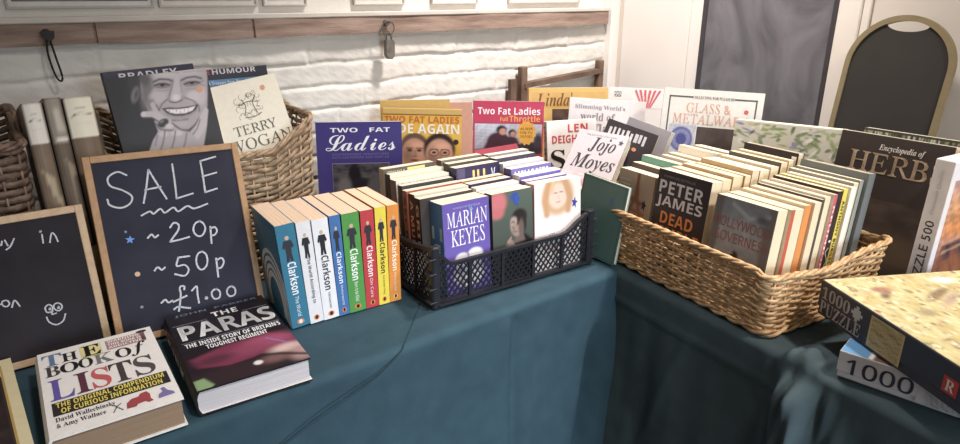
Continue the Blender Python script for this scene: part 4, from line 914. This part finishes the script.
for i, (f, s, t_, h, nm, de) in enumerate(MC):
    in_crate(f'{nm} paperback, {("first", "second", "third", "fourth", "fifth", "sixth", "rearmost")[i]} behind the dark portrait book', .1365+.001*(i % 3), b0, (.108+(.006 if i == 4 else .002*(i % 2)), t_, h), f, s, de); b0 += t_+.004
RC = [((128, 116, 186), (110, 98, 168), .020, .192, 'lavender cover', top_band((126, 114, 190), (226, 222, 240), 'SUMMER', v0=.86, v1=.94)), ((232, 226, 232), (206, 200, 206), .024, .199, 'white cover with violet edge', lambda d: d.rect((0, .93, 1, .985), (110, 100, 180))),
      ((120, 112, 178), (70, 64, 120), .026, .207, 'violet cover with white ragged title', top_band((112, 104, 176), (232, 228, 240), 'MEMORIES', v0=.86, v1=.97)), ((206, 200, 210), (150, 146, 160), .022, .212, 'pale grey cover', None), ((66, 58, 84), (50, 44, 64), .026, .219, 'dark plum cover', top_band((66, 58, 84), (206, 204, 214), 'WINTER', v0=.88, v1=.96)), ((150, 140, 150), (120, 112, 120), .022, .221, 'mauve grey cover', None)]
b0 = .016+.0345
for i, (f, s, t_, h, nm, de) in enumerate(RC):
    in_crate(f'{nm} paperback, {("first", "second", "third", "fourth", "fifth", "rearmost")[i]} behind the blonde woman book', .2510+.001*(i % 2), b0, (.114+.002*(i % 2), t_, h), f, s, de); b0 += t_+.004

# ================================================================== PAPERBACKS IN THE BIG WICKER BASKET
BU = Vector((-.169, -.986, 0)); BV = Vector((.986, -.169, 0)); B0 = Vector((1.018, .486, 0))-BU*.45      # far aisle-side corner
def in_basket(label, a, b_, dims, front, spine=None, decor=None, lean=5, yaw=0, pages=(226, 208, 174), dz=0., side='L', hard=False, rough=.38):
    """a: metres from the far end towards the viewer, b_: depth from the aisle side"""
    p = B0+BU*a+BV*b_
    return book(label, (p.x, p.y, ZT+.0085+dz, -99.7+yaw, lean, 0), dims, front, spine, pages=pages, group='paperbacks packed in the big wicker basket', decor=decor, side=side, hard=hard, rough=rough)
def d_hg(d):
    d.picture([('g', (160, 150, 142), (136, 140, 142)), ('e', .5, .70, .45, .14, (168, 170, 170), .2), ('n', (120, 122, 124), .5, 2.5, 4), ('p', [(.0, .0), (.10, .1), (.14, 1), (0, 1)], (112, 106, 104), .06), ('p', [(.88, 0), (.84, .8), (.90, 1), (1, 1), (1, 0)], (124, 114, 108), .08), ('l', [(.3, .95), (.6, .86), (.9, .92)], .03, (178, 180, 180), .05), ('e', .8, .88, .10, .04, (96, 98, 104), .06),
               ('e', .47, .33, .17, .10, (196, 164, 140), .06), ('e', .47, .475, .065, .062, (78, 56, 48), .03), ('e', .47, .395, .05, .05, (206, 168, 142), .03), ('e', .47, .21, .22, .08, (150, 130, 116), .06)], res=90)
    d.text('HOLLYWOOD', (.03, .73, .97, .825), (160, 92, 78), 'n'); d.text('GOVERNESS', (.06, .60, .97, .695), (160, 92, 78), 'n'); d.text('ALEXANDRA WEIS', (.1, .50, .45, .52), (196, 190, 184), 'n')
    d.rect((0, 0, 1, 1), (96, 84, 84), 'spine')
def d_pj(d):
    d.text('NUMBER ONE BESTSELLER', (.12, .935, .72, .955), (150, 140, 136), 'n')
    d.text('PETER', (.06, .785, .90, .905), (222, 212, 208), 'b'); d.text('JAMES', (.04, .64, .92, .765), (222, 212, 208), 'b')
    d.text('DEAD', (.17, .50, .80, .615), (226, 132, 62), 'b'); d.text('SIMPLE', (.06, .355, .94, .475), (226, 132, 62), 'b')
def d_eif(d):
    d.picture([('g', (150, 128, 108), (186, 164, 140)), ('l', [(.55, .98), (.53, .72), (.40, .5)], .06, (150, 92, 72), .04), ('l', [(.56, .98), (.60, .72), (.72, .5)], .06, (150, 92, 72), .04), ('l', [(.38, .70), (.74, .66)], .05, (150, 96, 76), .03), ('l', [(.30, .58), (.82, .55)], .04, (160, 104, 84), .03),
               ('e', .58, .40, .20, .10, (206, 190, 166), .02), ('e', .58, .40, .16, .08, (110, 112, 96), .02)], res=50)
    d.poly(star_poly(.80, .66, .075, 5, .45), (54, 50, 78), let=True)
    for k in range(4): d.rect((.06, .88-.05*k, .36, .895-.05*k), (206, 192, 172))
in_basket('beige paperback with a brown tower picture, at the far end of the wicker basket', .002, .012, (.108, .034, .196), (172, 150, 126), (196, 178, 150), d_eif, lean=6, yaw=3)
in_basket('black paperback lettered PETER JAMES in grey and DEAD SIMPLE in orange', .122, .012, (.134, .032, .221), (58, 50, 50), (50, 44, 44), d_pj, lean=6, yaw=4)
in_basket('grey Hollywood Governess novel, front paperback at the near end of the wicker basket', .279, .014, (.127, .030, .207), (112, 108, 106), (96, 84, 84), d_hg, lean=6, yaw=4)
ORD = ('second', 'third', 'fourth', 'fifth', 'sixth', 'seventh', 'eighth', 'ninth', 'tenth', 'eleventh', 'twelfth', 'thirteenth', 'fourteenth')
NC = [((222, 206, 178), (196, 92, 72), .011, .205, 'R', 'thin brick red spine'), ((228, 210, 176), (226, 206, 172), .026, .203, 'L', 'cream page edges'), ((228, 210, 176), (222, 140, 76), .019, .206, 'R', 'orange spine'), ((230, 212, 182), (226, 206, 172), .020, .209, 'L', 'ivory page edges'),
      ((92, 80, 72), (88, 80, 72), .008, .211, 'R', 'thin dark spine'), ((234, 222, 200), (228, 214, 190), .018, .214, 'L', 'pale page edges'), ((226, 206, 190), (204, 96, 104), .010, .217, 'R', 'thin pinkish red spine'), ((62, 54, 52), (58, 50, 48), .017, .221, 'R', 'black spine with white ornament'),
      ((226, 204, 92), (226, 204, 86), .014, .222, 'R', 'yellow spine with black lettering'), ((236, 226, 208), (238, 232, 222), .015, .224, 'R', 'white spine'), ((160, 150, 140), (228, 216, 196), .016, .228, 'L', 'pale grey cover with faint curly title'), ((140, 140, 132), (150, 152, 144), .012, .231, 'R', 'grey green spine'), ((112, 116, 114), (108, 112, 112), .022, .243, 'R', 'slate grey spine')]
b0 = .016+.031
for i, (f, s, t_, h, sd, nm) in enumerate(NC):
    de = None
    if i == 7: de = lambda d: (d.stroke([(.5, .50), (.2, .46), (.5, .42), (.8, .38), (.5, .34)], .0018, (226, 216, 206), 'spine'), d.poly(disc_poly(.5, .56, .22, .012), (226, 216, 206), 'spine', let=True), d.poly(disc_poly(.5, .28, .22, .012), (226, 216, 206), 'spine', let=True))
    if i == 8: de = lambda d: d.text('ANTHONY BURGESS', (.22, .30, .78, .90), (70, 60, 40), 'b', 'spine', 1)
    if i == 6: de = lambda d: d.text('REUNION', (.25, .3, .75, .9), (244, 226, 220), 'b', 'spine', 1)
    if i == 10: de = lambda d: d.text('Cordelia', (.12, .84, .72, .94), (226, 218, 206), 'bi')
    w = .136 if h < .24 else .142
    in_basket(f'{"hardback" if i == 12 else "paperback"} with {nm}, {ORD[i]} from front, near end of basket', .274-(.008 if i in (10, 11, 12) else .002*(i % 3)), b0, (w, t_, h), f, s, de, side=sd, lean=5.5, yaw=3.5-.12*i, hard=(i == 12)); b0 += t_+.0022
rg = random.Random(21)
def filler(a, w, start, n, colname, first_h, specials):
    b0 = start
    for i in range(n):
        sp = specials.get(i)
        base = rg.choice([(228, 212, 182), (228, 212, 182), (214, 194, 160), (96, 86, 80), (190, 178, 164), (214, 194, 160), (200, 170, 130)])
        t_ = rg.choice((.018, .022, .026, .030)); h = first_h+.0026*i+rg.uniform(-.003, .003); nm, de, f, hd = None, None, base, False
        if sp: nm, de, f, t_, dh, hd = sp; h += dh
        if b0+t_ > .285: break
        if nm is None:
            nm = {(228, 212, 182): 'cream cover', (214, 194, 160): 'buff cover', (96, 86, 80): 'dark brown cover', (150, 120, 96): 'tan cover', (190, 178, 164): 'light grey cover', (70, 64, 66): 'blackish cover', (200, 170, 130): 'sandy cover'}[base]
        in_basket(f'{"hardback" if hd else "paperback"} with {nm}, {ORD[i]} from front, {colname} of basket', a+rg.uniform(-.002, .002), b0, (w+rg.uniform(-.005, .001), t_, h), f, tuple(int(c*.85) for c in f), de, lean=5.5, yaw=3.2-.1*i, hard=hd, pages=rg.choice([(232, 214, 178), (226, 204, 164), (236, 222, 194), (220, 200, 168)])); b0 += t_+.0024
def d_blk(d): d.text('Hidden', (.36, .83, .62, .92), (206, 194, 180), 'bi'); d.rect((.90, .80, .985, .97), (230, 224, 214))
filler(.120, .133, .014+.034, 10, 'middle', .219, {0: ('cream cover and rounded corner', None, (232, 218, 190), .028, .0, False), 8: ('black cover and small italic title', d_blk, (52, 46, 48), .022, .012, True)})
def d_tq(d): d.rect((0, .66, 1, 1), (120, 186, 168)); d.text('LORRAINE', (.05, .82, .5, .93), (70, 120, 112), 'b'); d.text('KEANE', (.54, .82, .92, .93), (70, 120, 112), 'b')
filler(-.002, .112, .014+.036, 9, 'far end', .204, {1: ('turquoise cover and darker lettering', d_tq, (226, 214, 188), .024, .012, False), 5: ('white cover', None, (238, 232, 222), .02, .012, False)})

# ================================================================== BEHIND THE WICKER BASKET
def d_flo(d):
    L = [('bg', (206, 198, 178))]; R_ = random.Random(5)
    for k in range(190):
        x, y, a = R_.random(), R_.uniform(.0, 1), R_.uniform(0, 180); c = R_.choice([(120, 138, 86), (96, 118, 74), (150, 160, 104), (84, 100, 72), (140, 136, 170), (116, 112, 160), (226, 220, 206), (170, 180, 130)])
        if .3 < x < .5 and y > .6: c = R_.choice([(130, 150, 70), (110, 134, 60)])
        L.append(('e', x, y, R_.uniform(.010, .026), R_.uniform(.03, .09), c, .012, a))
    L.append(('n', (214, 206, 190), .25, 3, 2)); d.picture(L, (.0, .45, 1, .985), res=110)
book('wide pale book with a printed garland of leaves and lilac flowers', (1.465, .863, ZT+.003, -79.4, 5.5, -1.0), (.243, .045, .276), (212, 204, 186), pages=(234, 220, 188), decor=d_flo, group='large hardbacks behind the right basket')
def d_herb(d):
    d.text('Encyclopedia of', (.38, .895, .78, .945), (226, 214, 200), 'bi'); d.text('HERBS', (.13, .745, .99, .885), (178, 146, 112), 'm'); d.text('HERBS', (.137, .748, .983, .882), (214, 190, 158), 'm')
    d.picture([('bg', (86, 72, 62)), ('n', (62, 52, 46), .8, 2, 3), ('e', .7, .4, .3, .2, (110, 90, 70), .2)], (.05, .05, .95, .58), res=30)
book('large dark brown hardback titled Encyclopedia of HERBS, behind the wicker basket', (1.400, .600, ZT+.004, -94.2, 8, -.1), (.212, .030, .300), (66, 56, 52), (60, 50, 46), pages=(206, 184, 150), hard=True, decor=d_herb, group='large hardbacks behind the right basket')
def d_grass(d):
    L = [('bg', (70, 64, 56))]; R_ = random.Random(2)
    for k in range(60): x = R_.random(); L.append(('l', [(x, .2), (x+R_.uniform(-.15, .15), 1)], .012, R_.choice([(214, 208, 180), (150, 156, 110), (120, 126, 84)]), .01))
    d.picture(L, (0, .5, 1, .985), res=70)
book('book with a pale grass patterned cover, only its top showing behind the herb encyclopedia', (1.480, .585, ZT+.003, -95, 7, -.5), (.188, .026, .298), (80, 74, 64), pages=(220, 206, 170), hard=True, decor=d_grass, group='large hardbacks behind the right basket')

def d_500(d):
    d.text('PUZZLE 500', (.28, .16, .74, .62), (84, 76, 78), 'r', 'front', -1); d.text('PUZZLE 500', (.288, .161, .748, .621), (84, 76, 78), 'r', 'front', -1)
    d.text('Premium Quality', (.35, .66, .60, .94), (196, 188, 190), 'bi', 'front', -1)
    d.picture([('g', (120, 90, 72), (206, 184, 190)), ('e', .4, .78, .6, .16, (232, 170, 120), .2), ('e', .35, .62, .5, .1, (240, 150, 80), .2), ('p', [(0, 0), (1, 0), (1, .40), (.7, .46), (.5, .40), (.3, .48), (.1, .44), (0, .40)], (110, 76, 62), .05), ('p', [(.06, .36), (.5, .40), (.5, .52), (.06, .50)], (70, 58, 66), .02), ('l', [(.08, .44), (.48, .47)], .02, (206, 170, 140), .01), ('n', (60, 44, 44), .5, 5, 3), ('n', (226, 120, 60), .3, 3, 6)], (.06, .03, .98, .88), 'right', res=70)
t = boxy('upright white jigsaw box reading PUZZLE 500, at the right edge of the photo', (1.325, .391, ZT+.0005, -98, 0, 1.4), (.033, .25, .297), (228, 220, 222), (228, 220, 222), d_500, group='jigsaw puzzle boxes')

# arched chalkboard leaning in the corner at the right
t = thing('arched_chalkboard', 'tall arched chalkboard with olive gold frame and a handle slot at its top', 'chalkboard', (1.742, .657, ZT+.0005, -92, 6.5, 1.2))
W2, HS, TH = .1225, .405, .016
def arch(w, hs, top, n=40): return [(-w, 0)]+[(-w, hs*k/6) for k in range(1, 6)]+[(-w*math.cos(a), hs+top*math.sin(a)) for a in np.linspace(0, math.pi, n)]+[(w, hs*k/6) for k in range(5, 0, -1)]+[(w, 0)]
o_, i_ = arch(W2, HS, .122), arch(W2-.0125, HS, .109)
b = MB(); n = len(o_)
for k in range(n-1):
    q = [o_[k], o_[k+1], i_[k+1], i_[k]]
    v = [(p[0], 0, p[1]) for p in q]+[(p[0], TH, p[1]) for p in q]
    b.add(v, [(0, 1, 2, 3), (7, 6, 5, 4), (0, 4, 5, 1), (3, 2, 6, 7)])
b.box(-W2, W2, 0, TH, 0, .014); b.build('frame', mat((132, 116, 84), .5, .1, 30), t)
top = [p for p in arch(W2-.011, HS, .1105)]
cut = []
for p in top:
    if p[1] > HS+.100: continue
    cut.append(p)
l = [p for p in cut if p[0] < 0]; r_ = [p for p in cut if p[0] >= 0]
xa = l[-1][0]; za = l[-1][1]
notch = [(xa*math.cos(a), za-.016*math.sin(a)) for a in np.linspace(.0, math.pi, 16)][1:-1]
b = MB(); b.prism(l+notch+r_, .005, .011); b.build('slate', mat((48, 44, 40), .6, .12, 8), t)
t = thing('storage_tub', 'pale grey storage tub at the far right edge behind the herb encyclopedia', 'box', (1.66, .34, ZT+.0005, -90))
b = MB(); b.bev(-.10, .16, 0, .15, 0, .235, .006); b.build('tub', mat((206, 200, 192), .4, .04, 20), t)
b = MB(); b.bev(-.106, .166, -.006, .156, .235, .255, .004); b.build('lid', mat((214, 208, 200), .4, .04, 20), t)

# ================================================================== PUZZLE BOXES AT THE RIGHT
def d_1k(d):
    d.text('1000', (.02, .52, .19, .88), (214, 206, 200), 's'); d.text('PUZZLE', (.02, .10, .265, .46), (214, 206, 200), 's'); d.text('1000', (.0205, .523, .1895, .877), (214, 206, 200), 's'); d.text('PUZZLE', (.0205, .103, .2645, .457), (214, 206, 200), 's')
    cx, cv, a, bb = .232, .69, .020, .13
    pz = [(cx-a, cv-bb), (cx-a*.35, cv-bb), (cx-a*.45, cv-bb*1.6), (cx+a*.45, cv-bb*1.6), (cx+a*.35, cv-bb), (cx+a, cv-bb), (cx+a, cv-bb*.3), (cx+a*1.6, cv-bb*.4), (cx+a*1.6, cv+bb*.4), (cx+a, cv+bb*.3), (cx+a, cv+bb), (cx+a*.35, cv+bb), (cx+a*.45, cv+bb*1.6), (cx-a*.45, cv+bb*1.6), (cx-a*.35, cv+bb), (cx-a, cv+bb), (cx-a, cv+bb*.3), (cx-a*1.6, cv+bb*.4), (cx-a*1.6, cv-bb*.4), (cx-a, cv-bb*.3)]
    d.poly(pz, (206, 200, 194), let=True)
    d.picture([('bg', (196, 172, 118)), ('n', (120, 96, 64), .7, 4, 3), ('n', (226, 206, 150), .5, 6, 8), ('l', [(.02, .02), (.98, .02), (.98, .98), (.02, .98), (.02, .02)], .05, (210, 190, 130), .02)], (.305, .08, .475, .92), res=30, name='small_picture')
    d.poly([(.66, .28), (.72, .28), (.72, .66), (.66, .66)], (206, 70, 64)); d.text('R', (.672, .34, .708, .6), (240, 228, 220), 's')
    L = [('bg', (206, 190, 132)), ('n', (226, 214, 164), .8, 3, 2), ('n', (176, 150, 96), .6, 5, 9)]; R_ = random.Random(12)
    for k in range(420):
        x, y = R_.random(), R_.random()
        L.append(('e', x, y, R_.uniform(.004, .018), R_.uniform(.006, .022), R_.choice([(150, 126, 90), (190, 160, 104), (140, 142, 98), (220, 206, 164), (226, 214, 180), (206, 186, 120), (168, 120, 96), (116, 98, 76), (230, 220, 190), (212, 194, 136)]), .012, R_.uniform(0, 180)))
    for (x, y, rx, ry, a, c) in ((.20, .55, .022, .13, 20, (120, 92, 72)), (.25, .57, .02, .12, 25, (176, 150, 128)), (.13, .25, .03, .06, 0, (168, 112, 98)), (.18, .22, .02, .05, 30, (120, 88, 70)), (.34, .30, .03, .05, 10, (166, 146, 110)), (.45, .75, .03, .08, 30, (140, 124, 100)), (.08, .75, .03, .08, 0, (236, 230, 210))): L.append(('e', x, y, rx, ry, c, .03, a))
    for k in range(150):
        x, y, a_, ln = R_.random(), R_.random(), R_.uniform(0, 6.28), R_.uniform(.01, .035)
        L.append(('l', [(x, y), (x+ln*math.cos(a_), y+ln*math.sin(a_)), (x+ln*1.6*math.cos(a_+.6), y+ln*1.6*math.sin(a_+.6))], .004, R_.choice([(110, 84, 60), (140, 104, 76), (96, 92, 60), (236, 226, 196), (150, 92, 74)]), .006))
    L.append(('n', (228, 214, 160), .15, 7, 4)); d.picture(L, (.006, .008, .994, .992), 'top', res=170)
boxy('large jigsaw box reading 1000 PUZZLE with pale illustrated top, lying on another box', (1.089, .440, ZT+.0475, -119.5, 0, 0), (.40, .272, .062), (70, 70, 78), (206, 190, 132), d_1k, group='jigsaw puzzle boxes')
def d_low(d):
    d.text('1000', (.035, .22, .285, .80), (84, 86, 108), 'n'); d.text('1000', (.038, .225, .287, .805), (84, 86, 108), 'n'); d.text('1000', (.036, .215, .286, .795), (84, 86, 108), 'n')
    R_ = random.Random(4)
    d.picture([('bg', (206, 202, 202)), ('n', (150, 148, 150), .9, 5, 4), ('n', (110, 110, 116), .5, 8, 7), ('p', [(-.1, -.1), (.25, -.1), (.1, 1.1), (-.1, 1.1)], (206, 202, 202), .3)], (.30, .08, .46, .80), res=44)
    d.rect((.46, .0, 1, 1), (70, 72, 92)); d.rect((.01, .03, .45, .055), (170, 168, 170))
    d.picture([('bg', (112, 86, 70)), ('n', (70, 54, 46), .7, 4, 3), ('n', (150, 120, 96), .5, 6, 5), ('p', [(-.1, -.1), (.105, -.1), (.105, 1.1), (-.1, 1.1)], (104, 158, 206), .004), ('p', [(.105, -.1), (.125, -.1), (.125, 1.1), (.105, 1.1)], (232, 230, 228), .004)], (.004, .006, .996, .994), 'top', res=120)
boxy('grey sided jigsaw box numbered 1000, underneath the larger jigsaw box', (.993, .355, ZT+.0005, -81.6, 0, 0), (.36, .245, .0455), (212, 208, 208), (112, 86, 70), d_low, group='jigsaw puzzle boxes')

# ================================================================== CAMERA, LIGHT
F_PX = 650.
th = R(19.3); f2 = Vector((.617, .787)).normalized()
fw = Vector((f2.x*math.cos(th), f2.y*math.cos(th), -math.sin(th))); rt = Vector((f2.y, -f2.x, 0)); up = rt.cross(fw)
cam = bpy.data.cameras.new('camera'); cam.sensor_width = 36; cam.sensor_fit = 'HORIZONTAL'; cam.lens = F_PX/960*36; cam.clip_start = .02
co = bpy.data.objects.new('camera', cam); COL.objects.link(co); SC.camera = co
co.matrix_world = Matrix(((rt.x, up.x, -fw.x, 0), (rt.y, up.y, -fw.y, 0), (rt.z, up.z, -fw.z, 1.30), (0, 0, 0, 1)))

def area(name, loc, target, size, power, rgb, sy=None):
    l = bpy.data.lights.new(name, 'AREA'); l.energy = power; l.color = rgb; l.size = size
    if sy: l.shape = 'RECTANGLE'; l.size_y = sy
    o = bpy.data.objects.new(name, l); COL.objects.link(o); o.location = loc
    o.rotation_euler = (Vector(target)-Vector(loc)).to_track_quat('-Z', 'Y').to_euler(); return o
def spot(name, loc, target, power, rgb, deg, rad=.06, blend=1.):
    l = bpy.data.lights.new(name, 'SPOT'); l.energy = power; l.color = rgb; l.spot_size = R(deg); l.spot_blend = blend; l.shadow_soft_size = rad
    o = bpy.data.objects.new(name, l); COL.objects.link(o); o.location = loc
    o.rotation_euler = (Vector(target)-Vector(loc)).to_track_quat('-Z', 'Y').to_euler(); return o
spot('ceiling_spotlight', (1.30, .95, 2.35), (1.42, 1.30, .85), 98, (1, .945, .92), 100, .09)
spot('ceiling_spotlight', (1.25, -.45, 2.35), (1.20, .55, .75), 75, (1, .92, .85), 62, .09)
spot('ceiling_spotlight', (.50, -.30, 2.35), (.30, .88, .70), 60, (1, .95, .92), 55, .10)
fill = area('cool_fill', (.6, -2.0, 1.3), (.85, .6, .08), 1.0, 8.5, (.74, .88, 1))  # added cool fill aimed at the cloth fronts, stands for no modelled window
fill.data.spread = R(62)
w = bpy.data.worlds.new('room_light'); SC.world = w; w.use_nodes = True
w.node_tree.nodes['Background'].inputs[0].default_value = (1, .90, .82, 1); w.node_tree.nodes['Background'].inputs[1].default_value = .16
SC.view_settings.view_transform = 'Standard'; SC.view_settings.look = 'None'; SC.view_settings.gamma = 1; SC.view_settings.use_curve_mapping = False
SC.view_settings.exposure = .6
bpy.data.objects.remove(TO); bpy.data.curves.remove(TC); bpy.data.scenes.remove(TMP)
